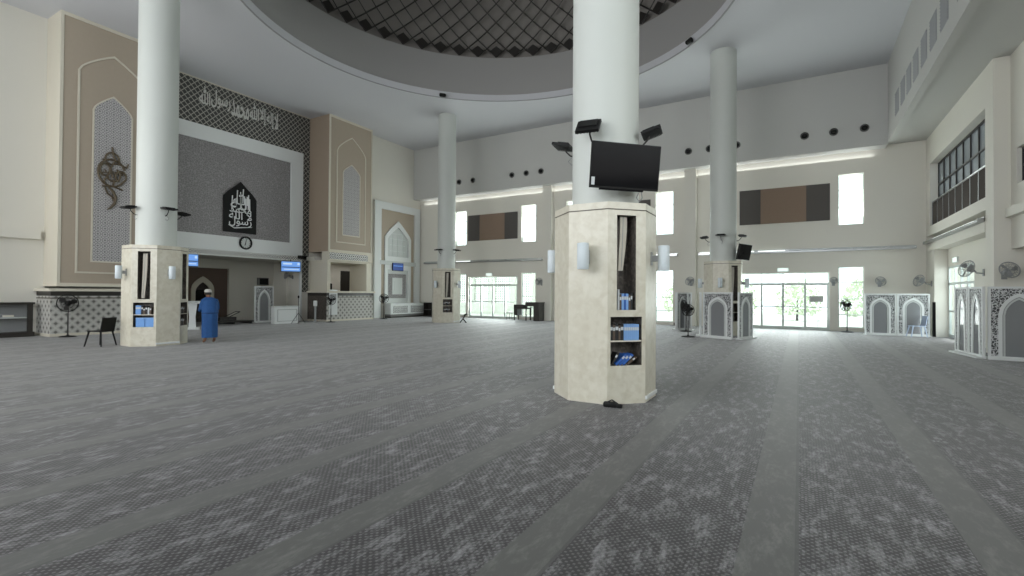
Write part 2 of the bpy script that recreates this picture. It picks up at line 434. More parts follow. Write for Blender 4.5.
def wall_holes(b, a0, a1, z0, z1, holes, t0, t1, axis='y', m=0):
    """a wall in the a-z plane (a = x when axis is y) with rectangular openings"""
    A = sorted({a0, a1, *[h[0] for h in holes], *[h[1] for h in holes]}); Z = sorted({z0, z1, *[h[2] for h in holes], *[h[3] for h in holes]})
    A = [a for a in A if a0 <= a <= a1]; Z = [z for z in Z if z0 <= z <= z1]
    for i in range(len(A) - 1):
        run = None
        for j in range(len(Z) - 1):
            ca, cz = (A[i] + A[i + 1]) / 2, (Z[j] + Z[j + 1]) / 2
            solid = not any(h[0] < ca < h[1] and h[2] < cz < h[3] for h in holes)
            if solid: run = (run[0], Z[j + 1]) if run else (Z[j], Z[j + 1])
            if run and (not solid or j == len(Z) - 2):
                if axis == 'y': b.bb(A[i], A[i + 1], t0, t1, run[0], run[1], m)
                else: b.bb(t0, t1, A[i], A[i + 1], run[0], run[1], m)
                run = None
    return b

def text_obj(name, body, size, mat, parent, loc, depth=0.01, rot=(PI / 2, 0, 0), width=None, extra=0.0):
    c = bpy.data.curves.new(name, 'FONT'); c.body = body; c.size = size; c.extrude = depth / 2; c.align_x = 'CENTER'; c.align_y = 'CENTER'; c.offset = extra
    c.resolution_u = 3
    o = bpy.data.objects.new(name, c); COL.objects.link(o)
    bpy.context.view_layer.update()
    me = bpy.data.meshes.new_from_object(o); COL.objects.unlink(o); bpy.data.objects.remove(o)
    me.materials.clear(); me.materials.append(M[mat])
    xs = [v.co.x for v in me.vertices]; ys = [v.co.y for v in me.vertices]
    if xs:
        cx, cy = (min(xs) + max(xs)) / 2, (min(ys) + max(ys)) / 2; k = (width / (max(xs) - min(xs))) if width else 1
        for v in me.vertices: v.co.x = (v.co.x - cx) * k; v.co.y = (v.co.y - cy) * k
    o = bpy.data.objects.new(name, me); COL.objects.link(o); o.location = loc; o.rotation_euler = rot
    if parent is not None: o.parent = parent
    return o
ORD = ['first', 'second', 'third', 'fourth', 'fifth', 'sixth', 'seventh', 'eighth', 'ninth', 'tenth', 'eleventh', 'twelfth']

# ------------------------------------------------------------------ the hall
CEIL = 11.5; FY = 26.7; RX = 4.65; FASC = 8.05
struct(B().bb(-30, 9, -6.3, 27.0, -0.25, 0).obj('floor', 'carpet'))
# far wall: three bays of doors with tall windows either side
BAYS = (-17.05, -8.8, -0.65)
holes = []
for bc in BAYS:
    holes.append((bc - 1.87, bc + 1.87, -0.01, 2.68))
HW = [(-20.02, -19.1), (-14.9, -13.9), (-11.85, -10.95), (-6.65, -5.73), (-3.8, -2.85), (1.55, 2.5)]
for a, c in HW: holes += [(a, c, 4.8, 7.08), (a, c, 0.16, 2.9)]
b = B(); wall_holes(b, -26, 9, -0.01, 8.2, holes, FY, FY + 0.3); struct(b.obj('wall_far', 'wall'))
# main left wall in its pieces
b = B(); wall_holes(b, -6.3, 6.9, 0, CEIL, [], -23.94, -23.64, axis='x'); b.bb(-24.4, -24.12, 6.85, 9.95, 0, CEIL)
b.bb(-24.12, -23.66, 6.85, 6.88, 0, CEIL); struct(b.obj('wall_left', 'wall'))
struct(B().bb(-24.4, -24.12, 18.4, 21.5, 3.4, CEIL).obj('wall_left_behind_panel', 'wall'))
struct(B().bb(-23.75, -23.45, -6.3, 6.72, 3.43, 3.74).obj('trim_1', 'wall'))
b = B(); wall_holes(b, 21.45, 27.0, 0, CEIL, [], -23.4, -23.1, axis='x'); struct(b.obj('wall_left_far', 'wall'))
# right wall with gallery window and side door
b = B(); wall_holes(b, 18.8, 27.0, 0, 8.3, [(19.1, 26.05, 4.47, 7.04), (19.1, 25.3, -0.01, 3.46), (19.1, 26.6, 3.46, 4.1)], RX, RX + 0.4, axis='x')
wall_holes(b, 18.8, 27.0, 0, 4.3, [(21.9, 25.28, -0.01, 2.76)], RX + 0.4, RX + 0.5, axis='x'); b.bb(RX, RX + 0.85, 18.4, 18.8, 0, 8.3)
wall_holes(b, 10.0, 18.4, 2.9, 8.3, [(11.0, 17.98, 4.6, 5.55)], 5.0, 5.5, axis='x')
wall_holes(b, -6.3, 18.4, 0, 11.5, [(2, 6.5, 3.6, 7.0)], 5.5, 5.8, axis='x')
struct(b.obj('wall_right', 'wall'))
b = B(); wall_holes(b, -26, 9, 0, CEIL, [(-21, -15, 2.5, 8.5), (-13.5, -6, 2.5, 8.5), (-4, 3, 2.5, 8.5)], -6.3, -6.0); struct(b.obj('wall_back', 'wall'))
# bulkheads: far fascia with soffit, side bulkhead with soffit
struct(B().bb(-23.2, 3.27, 26.0, FY + 0.05, FASC, CEIL).obj('wall_far_bulkhead', 'bulkhead'))
struct(B().bb(3.27, 6.2, -6.0, 27.0, 8.2, CEIL).bb(3.27, 3.5, -6.0, 26.0, 8.12, 8.2).obj('wall_right_bulkhead', 'bulkhead'))
# ceiling with the round opening
DC = (-9.3, 14.12); DR = 8.29; DRUM = 8.66; DZ = 13.88
n = 96; b = B(); outer = []; inner = []
X0, X1, Y0, Y1 = -30.0, 9.0, -6.3, 27.0
for i in range(n):
    a = 2 * PI * i / n; dx, dy = math.cos(a), math.sin(a)
    inner.append((DC[0] + DR * dx, DC[1] + DR * dy))
    t = min(((X1 - DC[0]) / dx if dx > 1e-9 else 1e9), ((X0 - DC[0]) / dx if dx < -1e-9 else 1e9), ((Y1 - DC[1]) / dy if dy > 1e-9 else 1e9), ((Y0 - DC[1]) / dy if dy < -1e-9 else 1e9))
    outer.append((DC[0] + t * dx, DC[1] + t * dy))
for cx_, cy_ in ((X0, Y0), (X1, Y0), (X1, Y1), (X0, Y1)):
    k = min(range(n), key=lambda i: (outer[i][0] - cx_) ** 2 + (outer[i][1] - cy_) ** 2); outer[k] = (cx_, cy_)
vs = [(p[0], p[1], CEIL) for p in inner] + [(p[0], p[1], CEIL) for p in outer] + [(p[0], p[1], CEIL + 0.3) for p in inner] + [(p[0], p[1], CEIL + 0.3) for p in outer]
fs = []
for i in range(n):
    j = (i + 1) % n
    fs += [(i, j, n + j, n + i), (2 * n + i, 3 * n + i, 3 * n + j, 2 * n + j), (i, 2 * n + i, 2 * n + j, j), (n + i, n + j, 3 * n + j, 3 * n + i)]
b._add(vs, fs); struct(b.obj('ceiling', 'ceiling'))
# rim, drum and dome shell
struct(B().lathe([(DR, CEIL - 0.03), (DR + 0.03, CEIL + 0.12), (DR + 0.06, CEIL + 0.12), (DR + 0.06, CEIL - 0.03), (DR, CEIL - 0.03)], 96, (*DC, 0), cap=False).obj('trim_2', 'dome_rim', smooth=True))
struct(B().lathe([(DR + 0.03, CEIL + 0.1), (DRUM, DZ), (DRUM + 0.25, DZ), (DRUM + 0.25, CEIL + 0.1), (DR + 0.03, CEIL + 0.1)], 96, (*DC, 0), cap=False).obj('ceiling_drum', 'drum', smooth=True))
def dome_pt(a, u, off=0.0):
    """point on the dome at angle a, meridian parameter u in metres of arc"""
    Rx, Rz = DRUM + 0.02 - off, 7.2 - off
    t = u / 8.4
    return (DC[0] + Rx * math.cos(t) * math.cos(a), DC[1] + Rx * math.cos(t) * math.sin(a), DZ + Rz * math.sin(t))
prof = [((DRUM + 0.3) * math.cos(t), DZ + 7.5 * math.sin(t)) for t in [i * R(89) / 20 for i in range(21)]]
struct(B().lathe(prof, 64, (*DC, 0), cap=False).obj('ceiling_dome', 'domeskin', smooth=True))
lat = thing('dome_lattice', 'dark bronze diagonal lattice lining the inside of the dome', 'lattice', (DC[0], DC[1], DZ))
NL = 56; b = B(); step = 0.50; PH = -0.33 * 2 * PI / 56
off = Vector((DC[0], DC[1], DZ))
for j in range(0, 14):
    for i in range(NL):
        a = PH + 2 * PI * (i + (0.5 if j % 2 else 0)) / NL
        for sgn in (-0.5, 0.5):
            a2 = a + sgn * 2 * PI / NL
            p, q = Vector(dome_pt(a, j * step, 0.12)) - off, Vector(dome_pt(a2, (j + 1) * step, 0.12)) - off
            b.tube([p, q], 0.034, 4)
b.obj('lattice_bars', 'lattice', lat)
for i in range(NL):
    a = PH + 2 * PI * i / NL; da = 0.37 * 2 * PI / NL; b = B(); P = []
    for aa, uu in ((a, 0.0), (a + da, 0.33), (a, 0.66), (a - da, 0.33)): P.append((Vector(dome_pt(aa, uu, 0.15)) - off, Vector(dome_pt(aa, uu, 0.09)) - off))
    b._add([p[0] for p in P] + [p[1] for p in P], [(0, 1, 2, 3), (7, 6, 5, 4), (0, 4, 5, 1), (1, 5, 6, 2), (2, 6, 7, 3), (3, 7, 4, 0)])
    o = b.obj('diamond_plate', 'lattice', lat)
for i, a in enumerate((R(139), R(46.5))):
    t = thing('dome_spotlight', ['small black spotlight on the dome rim above the far left column', 'small black spotlight on the dome rim above the far right column'][i], 'spotlight',
              (DC[0] + (DR - 0.0) * math.cos(a), DC[1] + (DR - 0.0) * math.sin(a), CEIL + 0.02), a - PI / 2)
    B().bb(-0.03, 0.03, -0.12, 0.0, 0.0, 0.05).obj('bracket', 'black', t)
    B().lathe([(0.05, -0.16), (0.09, -0.14), (0.09, 0.12), (0.04, 0.17)], 14, (0, -0.16, 0.02), axis='x').obj('lamp_head', 'black', t, smooth=True)

# far wall pilasters and ledges
for i, x in enumerate((-12.95, -4.8)):
    struct(B().bb(x - 0.3, x + 0.26, FY - 0.35, FY + 0.01, 0, FASC + 0.01).obj('trim_%d' % (3 + i), 'wall'))
b = B()
for a, c in ((-23.0, -13.25), (-12.69, -5.1), (-4.54, 4.6)): b.bb(a, c, FY - 0.018, FY + 0.01, 3.03, 3.06)
struct(b.obj('trim_5', 'wall'))
b = B()
for a, c in ((-23.0, -20.1), (-13.85, -13.25), (-5.7, -5.1), (2.5, 4.6)): b.bb(a, c, FY - 0.02, FY + 0.01, 0, 0.13)
struct(b.obj('baseboard_far', 'groove'))

# windows and doors of the far wall
wn = 1
for a, c in HW:
    for z0, z1, bars in ((4.8, 7.08, (5.6, 6.4)), (0.16, 2.9, (0.74, 1.46, 2.2))):
        b = B(); f = 0.035; y0, y1 = FY + 0.12, FY + 0.18
        b.bb(a, a + f, y0, y1, z0, z1); b.bb(c - f, c, y0, y1, z0, z1); b.bb(a + f, c - f, y0, y1, z0, z0 + f); b.bb(a + f, c - f, y0, y1, z1 - f, z1)
        for z in bars: b.bb(a + f, c - f, y0, y1, z - 0.018, z + 0.018)
        w = struct(b.obj('window_%d' % wn, 'frame')); wn += 1
        B().bb(a + f, c - f, FY + 0.145, FY + 0.15, z0 + f, z1 - f).obj('window_glass', 'glass', w)
for di, bc in enumerate(BAYS):
    b = B(); x0, x1 = bc - 1.87, bc + 1.87; y0, y1 = FY + 0.1, FY + 0.19
    b.bb(x0, x0 + 0.06, y0, y1, 0, 2.68); b.bb(x1 - 0.06, x1, y0, y1, 0, 2.68); b.bb(x0 + 0.06, x1 - 0.06, y0, y1, 2.62, 2.68); b.bb(x0 + 0.06, x1 - 0.06, y0, y1, 2.13, 2.19)
    b.bb(x0 + 0.06, x1 - 0.06, y0, y1, 0.0, 0.03)
    d = struct(b.obj('door_%d' % (di + 1), 'frame'))
    pw = (x1 - x0 - 0.12) / 4
    for k in range(4):
        p0 = x0 + 0.06 + k * pw; p1 = p0 + pw; e = B(); fw_ = 0.045
        e.bb(p0, p0 + fw_, y0 + .01, y1 - .01, 0.03, 2.13); e.bb(p1 - fw_, p1, y0 + .01, y1 - .01, 0.03, 2.13)
        e.bb(p0 + fw_, p1 - fw_, y0 + .01, y1 - .01, 0.03, 0.14); e.bb(p0 + fw_, p1 - fw_, y0 + .01, y1 - .01, 2.08, 2.13); e.bb(p0 + fw_, p1 - fw_, y0 + .01, y1 - .01, 1.04, 1.09)
        e.bb(p0 - 0.022, p0 + 0.022, y0 + .01, y1 - .01, 2.19, 2.62)
        lf = e.obj('door_leaf', 'frame', d)
        B().bb(p0 + fw_, p1 - fw_, FY + 0.142, FY + 0.148, 0.14, 2.08).obj('glass_pane', 'glass', lf)
        if k in (1, 2): B().bb((p1 - 0.06) if k == 1 else p0 + 0.03, (p1 - 0.03) if k == 1 else p0 + 0.06, y0 - 0.05, y0, 0.9, 1.2).obj('door_handle', 'steel', lf)
    B().bb(x0 + 0.06, x1 - 0.06, FY + 0.142, FY + 0.148, 2.19, 2.62).obj('transom_glass', 'glass', d)
    # exit sign
    e = thing('exit_sign', ['lit exit sign above the far left glass doors', 'lit exit sign above the far middle glass doors', 'lit exit sign above the far right glass doors'][di], 'sign', (bc + (0.0 if di else -0.2), FY, 2.72))
    B().bb(-0.24, 0.24, -0.06, 0.0, 0, 0.19).obj('sign_case', 'white', e)
    B().bb(-0.22, 0.22, -0.066, -0.06, 0.02, 0.17).obj('sign_face', 'exit', e)
nt_ = thing('glass_notice', 'small grey notice stuck on a pane of the far right glass doors', 'notice', (0.70, FY + 0.142, 1.30))
B().bb(-0.28, 0.28, -0.006, 0, 0, 0.28).obj('notice_board', 'sign', nt_)
for k in range(4): B().bb(-0.22, 0.20 - 0.05 * (k % 2), -0.009, -0.006, 0.215 - k * 0.055, 0.225 - k * 0.055).obj('text_line', 'midgrey', nt_)
# acoustic panels
for i, bc in enumerate(BAYS):
    p = thing('acoustic_panel', 'brown and charcoal wall panel high above the %s glass doors' % ['far left', 'far middle', 'far right'][i], 'wall panel', (bc, FY, 5.05), 0, None)
    B().bb(-1.88, -0.95, -0.06, 0, 0, 1.68).obj('charcoal_section', 'panel_dark', p)
    B().bb(-0.95, 0.95, -0.055, 0, 0, 1.68).obj('brown_section', 'panel_brown', p)
    B().bb(0.95, 1.88, -0.06, 0, 0, 1.68).obj('charcoal_section', 'panel_dark', p)
# light troughs along the far wall
def trough(loc, L, rz, label, lit):
    t = thing('light_trough', label, 'light fitting', loc, rz)
    b = B(); b.bb(0, L, -0.16, 0, 0.0, 0.03); b.bb(0, L, -0.17, -0.15, 0.0, 0.075); b.bb(0, L, -0.02, 0, 0.03, 0.16); b.bb(0, 0.02, -0.16, 0, 0.03, 0.12); b.bb(L - 0.02, L, -0.16, 0, 0.03, 0.12)
    b.obj('trough_body', 'steel', t)
    x = 0.1; k = 0
    while x + 1.2 < L:
        B().tube([(x, -0.085, 0.10), (x + 1.15, -0.085, 0.10)], 0.028, 8).obj('light_tube', 'tube' if k in lit else 'alu', t, smooth=True); x += 1.32; k += 1
    return t
trough((-22.6, FY, 3.62), 9.2, 0, 'long metal light trough on the far wall above the left glass doors', (2,))
trough((-12.6, FY, 3.62), 7.1, 0, 'long metal light trough on the far wall above the middle glass doors', (4,))
trough((-4.45, FY, 3.62), 8.75, 0, 'long metal light trough on the far wall above the right glass doors', (0, 1, 2))
# round air nozzles on the far bulkhead
cl = {'above the far left column': (-19.19, -18.1), 'right of the far left column': (-15.2, -14.2, -13.2), 'between the near and far right columns': (-4.84, -3.84, -2.6), 'above the far right glass doors': (0.23, 1.34, 2.46)}
noz = None
for ph, xs in cl.items():
    for k, x in enumerate(xs):
        lab = 'round nozzle, %s from left in the bulkhead group %s' % (ORD[k], ph)
        if noz is None:
            noz = thing('air_nozzle', lab, 'air nozzle', (x, 26.0, 8.87), 0, 'round air nozzles on the far bulkhead')
            B().lathe([(0.17, 0.0), (0.17, -0.05), (0.145, -0.085), (0.12, -0.05), (0.12, 0.0)], 24, axis='y', cap=False).obj('rim', 'midgrey', noz, smooth=True)
            B().lathe([(0.115, 0.0), (0.10, -0.05), (0.085, -0.11), (0.05, -0.12), (0.0, -0.12)], 24, axis='y', cap=False).obj('ball', 'black', noz, smooth=True)
        else: dup(noz, (x, 26.0, 8.87), 0, lab)
# vents of the side bulkhead
v0 = None; k = 0
for y0, y1, z0, z1 in [(y, y + 0.8, 8.62, 9.5) for y in (13.1, 14.6, 16.2, 17.4, 18.6, 19.8, 20.95, 22.1, 23.3)]:
    lab = 'grey rectangular vent on the side bulkhead, %s counted from the far end' % ORD[8 - k]; k += 1
    if v0 is None:
        v0 = thing('vent_panel', lab, 'vent', (3.27, (y0 + y1) / 2, z0), -PI / 2, 'grey vents along the side bulkhead')
        B().bb(-0.4, 0.4, -0.006, 0, 0, 0.88).obj('vent_plate', 'vent', v0)
        b = B()
        for q in range(9): b.box((0, -0.012, 0.05 + q * 0.097), (0.76, 0.012, 0.05), 0, Matrix.Rotation(0.5, 3, 'X'))
        b.obj('louvres', 'vent', v0)
    else: dup(v0, (3.27, (y0 + y1) / 2, z0), -PI / 2, lab)

# right wall: gallery glazing, balustrade, cornice
gy0, gy1 = 19.1, 26.05
b = B(); x0, x1 = RX + 0.26, RX + 0.34
for k in range(9):
    y = gy0 + (gy1 - gy0) * k / 8; b.bb(x0, x1, y - 0.028, y + 0.028, 4.47, 7.04)
for z in (4.5, 6.15, 7.0): b.bb(x0, x1, gy0, gy1, z - 0.035, z + 0.035)
w = struct(b.obj('window_20', 'darkmetal'))
B().bb(RX + 0.295, RX + 0.305, gy0, gy1, 4.5, 7.0).obj('window_glass', 'greyglass', w)
b = B(); b.bb(RX + 0.45, 7.5, gy0 - 0.3, gy1 + 0.3, 4.2, 4.4); b.bb(RX + 0.45, 7.5, gy0 - 0.3, gy1 + 0.3, 7.2, 7.4); b.bb(7.3, 7.5, gy0 - 0.3, gy1 + 0.3, 4.4, 7.2); b.bb(RX + .45, 7.3, gy0 - 0.3, gy0 - 0.1, 4.4, 7.2); b.bb(RX + .45, 7.3, gy1 + 0.1, gy1 + 0.3, 4.4, 7.2)
struct(b.obj('wall_gallery', 'wall'))
bal = thing('gallery_balustrade', 'smoked glass balustrade with pale posts in front of the gallery window', 'balustrade', (RX + 0.08, (gy0 + gy1) / 2, 4.47), -PI / 2)
L = gy1 - gy0 - 0.06
B().bb(-L / 2, L / 2, -0.008, 0.008, 0.03, 0.93).obj('glass_panel', 'balustrade', bal)
B().tube([(-L / 2, 0, 0.97), (L / 2, 0, 0.97)], 0.03, 8).obj('handrail', 'steel', bal, smooth=True)
for k in range(9):
    x = -L / 2 + 0.03 + (L - 0.06) * k / 8; B().bb(x - 0.012, x + 0.012, -0.022, 0.022, 0.0, 0.95).obj('post', 'steel', bal)
struct(B().bb(RX - 0.02, RX + 0.4, 19.1, 26.6, 3.46, 3.76).obj('trim_6', 'wall'))
trough((RX - 0.001, 26.4, 3.762), 7.25, -PI / 2, 'sloping metal light trough on the ledge under the gallery window', (1, 2, 3, 4))
struct(B().bb(4.85, 5.01, 10, 18.3, 3.75, 4.0).obj('trim_7', 'wall'))
# near right windows
for k, (a, c, z0, z1, xw) in enumerate(((2, 6.5, 3.6, 7.0, 5.58), (11.0, 17.98, 4.6, 5.55, 5.1))):
    b = B()
    for q in range(5):
        y = a + (c - a) * q / 4; b.bb(xw, xw + 0.08, max(a, y - 0.04), min(c, y + 0.04), z0, z1)
    for z in (z0 + 0.03, (z0 + z1) / 2, z1 - 0.03): b.bb(xw, xw + 0.08, a, c, z - 0.03, z + 0.03)
    w = struct(b.obj('window_%d' % (21 + k), 'darkmetal')); B().bb(xw + 0.03, xw + 0.04, a, c, z0, z1).obj('window_glass', 'greyglass' if k == 1 else 'glass', w)
# side door
b = B(); dy0, dy1 = 21.9, 25.28; x0, x1 = RX + 0.42, RX + 0.49
b.bb(x0, x1, dy0, dy0 + 0.07, 0, 2.76); b.bb(x0, x1, dy1 - 0.07, dy1, 0, 2.76); b.bb(x0, x1, dy0, dy1, 2.69, 2.76); b.bb(x0, x1, dy0, dy1, 2.05, 2.13)
d = struct(b.obj('door_4', 'frame')); pw = (dy1 - dy0 - 0.14) / 4
for k in range(4):
    p0 = dy0 + 0.07 + k * pw; p1 = p0 + pw; e = B()
    e.bb(x0, x1, p0, p0 + 0.05, 0.02, 2.05); e.bb(x0, x1, p1 - 0.05, p1, 0.02, 2.05); e.bb(x0, x1, p0, p1, 0.02, 0.14); e.bb(x0, x1, p0, p1, 1.0, 1.06); e.bb(x0, x1, p0 - 0.02, p0 + 0.02, 2.13, 2.69)
    lf = e.obj('door_leaf', 'frame', d); B().bb(RX + .445, RX + .45, p0 + 0.05, p1 - 0.05, 0.14, 2.05).obj('glass_pane', 'glass', lf)
B().bb(RX + .445, RX + .45, dy0 + 0.07, dy1 - 0.07, 2.13, 2.69).obj('transom_glass', 'glass', d)
e = thing('exit_sign', 'lit exit sign above the side door in the right-hand wall', 'sign', (RX + 0.4, 24.0, 2.86), -PI / 2)
B().bb(-0.3, 0.3, -0.06, 0.0, 0, 0.2).obj('sign_case', 'white', e); B().bb(-0.27, 0.27, -0.066, -0.06, 0.02, 0.18).obj('sign_face', 'exit', e)

# ------------------------------------------------------------------ qibla side
def wall_panel(yc, zb, label, arches, side_x):
    """tall brown panel block facing the hall; local x runs along +Y"""
    t = thing('wall_panel', label, 'wall panel', (-22.45, yc, zb), PI / 2)
    H = CEIL - zb; hw = 1.575; dep = 1.65
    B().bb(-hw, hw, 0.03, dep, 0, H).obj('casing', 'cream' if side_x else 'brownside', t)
    B().bb(-hw + 0.09, hw - 0.07, 0.0, 0.03, 0.12, H - 0.12).obj('board', 'brown', t)
    b = B(); b.bb(-hw, -hw + 0.09, -0.03, 0.03, 0, H); b.bb(hw - 0.07, hw, -0.03, 0.03, 0, H); b.bb(-hw + .09, hw - .07, -0.03, 0.03, 0, 0.12); b.bb(-hw + .09, hw - .07, -0.03, 0.03, H - 0.12, H)
    b.obj('border_trim', 'cream', t)
    (w, z0, zs, zp), (w2, z20, z2s, z2p) = arches
    b = B(); closed_moulding(b, arch_pts(0, w, z0 - zb, zs - zb, zp - zb), 0, 0.06, -0.035, 0.0); b.obj('arch_moulding', 'cream', t)
    p2 = arch_pts(0, w2, z20 - zb, z2s - zb, z2p - zb)
    b = B(); q = closed_moulding(b, p2, 0, 0.05, -0.03, 0.0); b.obj('arch_moulding', 'cream', t)
    B().slab(q, -0.012, 0.0).obj('tracery_board', 'greyarab', t)
    return t
LP = wall_panel(8.43, 1.76, 'tall brown arched wall panel behind the left column, bearing the ornate bronze emblem', ((2.15, 2.24, 9.6, 10.5), (1.26, 2.66, 8.3, 8.97)), True)
RP = wall_panel(19.93, 3.88, 'tall brown arched wall panel above the office opening, right of the mihrab', ((2.15, 4.42, 9.6, 10.6), (1.3, 4.85, 8.45, 9.02)), False)
# emblem on the left panel
em = thing('bronze_emblem', 'ornate bronze calligraphy emblem with a curling tail on the left brown panel', 'emblem', (-22.42, 8.42, 4.72), PI / 2)
b = B()
def stroke(pts, r=0.028): b.tube([(p[0] * 1.08, -0.02, p[1] * 1.27) for p in pts], r, 6)
def circ(cx, cz, r, a0=0, a1=360, n=16, sx=1.0): return [(cx + sx * r * math.cos(R(a0 + (a1 - a0) * i / n)), cz + r * math.sin(R(a0 + (a1 - a0) * i / n))) for i in range(n + 1)]
stroke(circ(-0.02, 1.05, 0.40, 20, 330), 0.04); stroke(circ(-0.22, 1.12, 0.18, 0, 360, 12, 0.8), 0.035); stroke(circ(0.24, 0.98, 0.16, -60, 250), 0.035)
stroke(circ(0.02, 1.0, 0.2, 200, 420), 0.035); stroke(circ(-0.02, 1.45, 0.20, -30, 220), 0.03); stroke([(-0.3, 1.42), (-0.1, 1.30), (0.15, 1.34), (0.42, 1.28), (0.46, 1.4)], 0.032)
stroke([(-0.02, 1.82), (0.0, 1.6), (0.08, 1.45), (-0.06, 1.2), (0.0, 0.9)], 0.03); stroke([(-0.14, 1.62), (0.0, 1.68), (0.16, 1.58)], 0.025)
stroke(circ(-0.1, 0.78, 0.14, 90, 400), 0.03); stroke([(-0.3, 0.62), (0.0, 0.66), (0.3, 0.58)], 0.03)
stroke([(-0.12, 0.62), (0.02, 0.5), (0.1, 0.32), (0.06, 0.14), (-0.06, 0.0), (-0.14, -0.05)], [0.03, 0.05, 0.055, 0.05, 0.04, 0.02])
stroke([(-0.22, 0.6), (-0.14, 0.42), (0.0, 0.34), (0.06, 0.2)], 0.03)
b.obj('script_strokes', 'gold', em, smooth=True)
text_obj('script_letters', '\uFEE3\uFEA4\uFEE4\uFEAA'[::-1], 0.6, 'gold', em, (0.0, -0.03, 1.36), 0.03, width=0.66, extra=0.012)

# mihrab wall
MX = -24.1; MC = 14.18
b = B(); b.bb(MX - 0.3, MX, 9.95, 18.4, 3.32, CEIL); b.bb(MX - .3, MX, 9.95, 10.5, 0, 3.32); b.bb(MX - .3, MX, 17.9, 18.4, 0, 3.32)
struct(b.obj('wall_left_mihrab', 'wall'))
fr = thing('mihrab_frontispiece', 'broad white frame with grey tracery and dark lattice around it over the mihrab', 'frontispiece', (MX, MC, 3.32), PI / 2)
b = B(); hw = 4.16; F0 = 3.68
b.bb(-hw, hw, -0.02, 0, 6.05, CEIL - 3.32 - 0.04); b.bb(-hw, -F0, -0.02, 0, -3.3 if False else 0.0, 6.05); b.bb(F0, hw, -0.02, 0, 0.0, 6.05)
b.obj('lattice_field', 'darklat', fr)
B().bb(F0, hw, -0.02, 0, -1.7, 0.0).obj('lattice_field', 'darklat', fr)
B().bb(-hw, hw, -0.05, 0, CEIL - 3.32 - 0.04, CEIL - 3.32).obj('cornice_strip', 'cream', fr)
b = B(); b.bb(-F0, -2.93, -0.12, 0, 0.27, 6.05); b.bb(2.93, F0, -0.12, 0, 0.27, 6.05); b.bb(-2.93, 2.93, -0.12, 0, 0.27, 0.98); b.bb(-2.93, 2.93, -0.12, 0, 5.36, 6.05)
b.obj('white_border', 'white', fr)
B().bb(-2.93, 2.93, -0.03, 0, 0.98, 5.36).obj('tracery_field', 'greyfine', fr)
B().bb(-F0, F0, -0.10, 0, 0.03, 0.27).obj('star_frieze', 'starband', fr)
B().bb(-F0, F0, -0.13, 0, 0.0, 0.03).obj('bottom_lip', 'white', fr)
B().bb(F0 - 0.12, F0, -0.1, 0, -3.32, 0.0).obj('side_post', 'white', fr)
AL = '\uFDF2'
line = ['\uFEFB', ' ', '\uFE87', '\uFEDF', '\uFEEA', ' ', '\uFE87', '\uFEFB', ' ', AL, ' ', '\uFEE3', '\uFEA4', '\uFEE4', '\uFEAA', ' ', '\uFEAD', '\uFEB3', '\uFEEE', '\uFEDD', ' ', AL]
words = ''.join(line).split(' ')
ws = [text_obj('calligraphy_word', w_[::-1], 1.0, 'glyphgrey', fr, (0, 0, 0), 0.03, extra=0.008) for w_ in reversed(words)]
dims = []
for o in ws:
    xs = [v.co.x for v in o.data.vertices]; ys = [v.co.y for v in o.data.vertices]; dims.append((max(xs) - min(xs), max(ys) - min(ys)))
tot = sum(d[0] for d in dims) + 0.12 * (len(dims) - 1); kx = 4.0 / tot; x = -1.85
for o, d in zip(ws, dims):
    kz = 0.86 / max(d[1], 0.55)
    for v in o.data.vertices: v.co.x *= kx; v.co.y *= kz
    o.location = (x + d[0] * kx / 2, -0.04, 7.42 + 0.1 * math.sin(x * 3)); x += (d[0] + 0.12) * kx

# calligraphy board
cb = thing('calligraphy_board', 'black pointed board with white calligraphy above the clock', 'sign', (MX + 0.03, 14.32, 4.53), PI / 2)
outl = [(-0.83, 0), (-0.83, 1.75), (-0.62, 2.0), (-0.3, 2.27), (0, 2.55), (0.3, 2.27), (0.62, 2.0), (0.83, 1.75), (0.83, 0)]
B().slab(outl, -0.06, 0).obj('board', 'black', cb)
for i, (s, z, wd) in enumerate(((AL, 1.72, 0.75), ('\uFEEA\uFEE0\uFEDF\uFE8D', 1.45, 1.0), ('\uFEAA\uFEE4\uFEA4\uFEE3', 1.12, 1.1), ('\uFEEA\uFEE0\uFEDF\uFE8D ' + '\uFEFB', 0.86, 1.15), ('\uFEDD\uFEEE\uFEB3\uFEAD', 0.55, 1.15))):
    text_obj('calligraphy', s, 0.7, 'glyph', cb, (0, -0.065, z), 0.01, width=wd, extra=0.006)
for pts, rr in (([(-0.6, 0.35), (-0.3, 0.22), (0.1, 0.28), (0.6, 0.34)], [0.012, 0.03, 0.03, 0.012]), ([(-0.2, 1.5), (-0.17, 2.1)], [0.02, 0.03]), ([(0.1, 1.5), (0.13, 2.2)], [0.02, 0.03]), ([(0.38, 1.2), (0.4, 1.95)], [0.02, 0.03]), ([(-0.45, 1.1), (-0.42, 1.8)], [0.02, 0.03])):
    B().tube([(p[0], -0.065, p[1]) for p in pts], rr, 6).obj('calligraphy_stroke', 'glyph', cb, smooth=True)
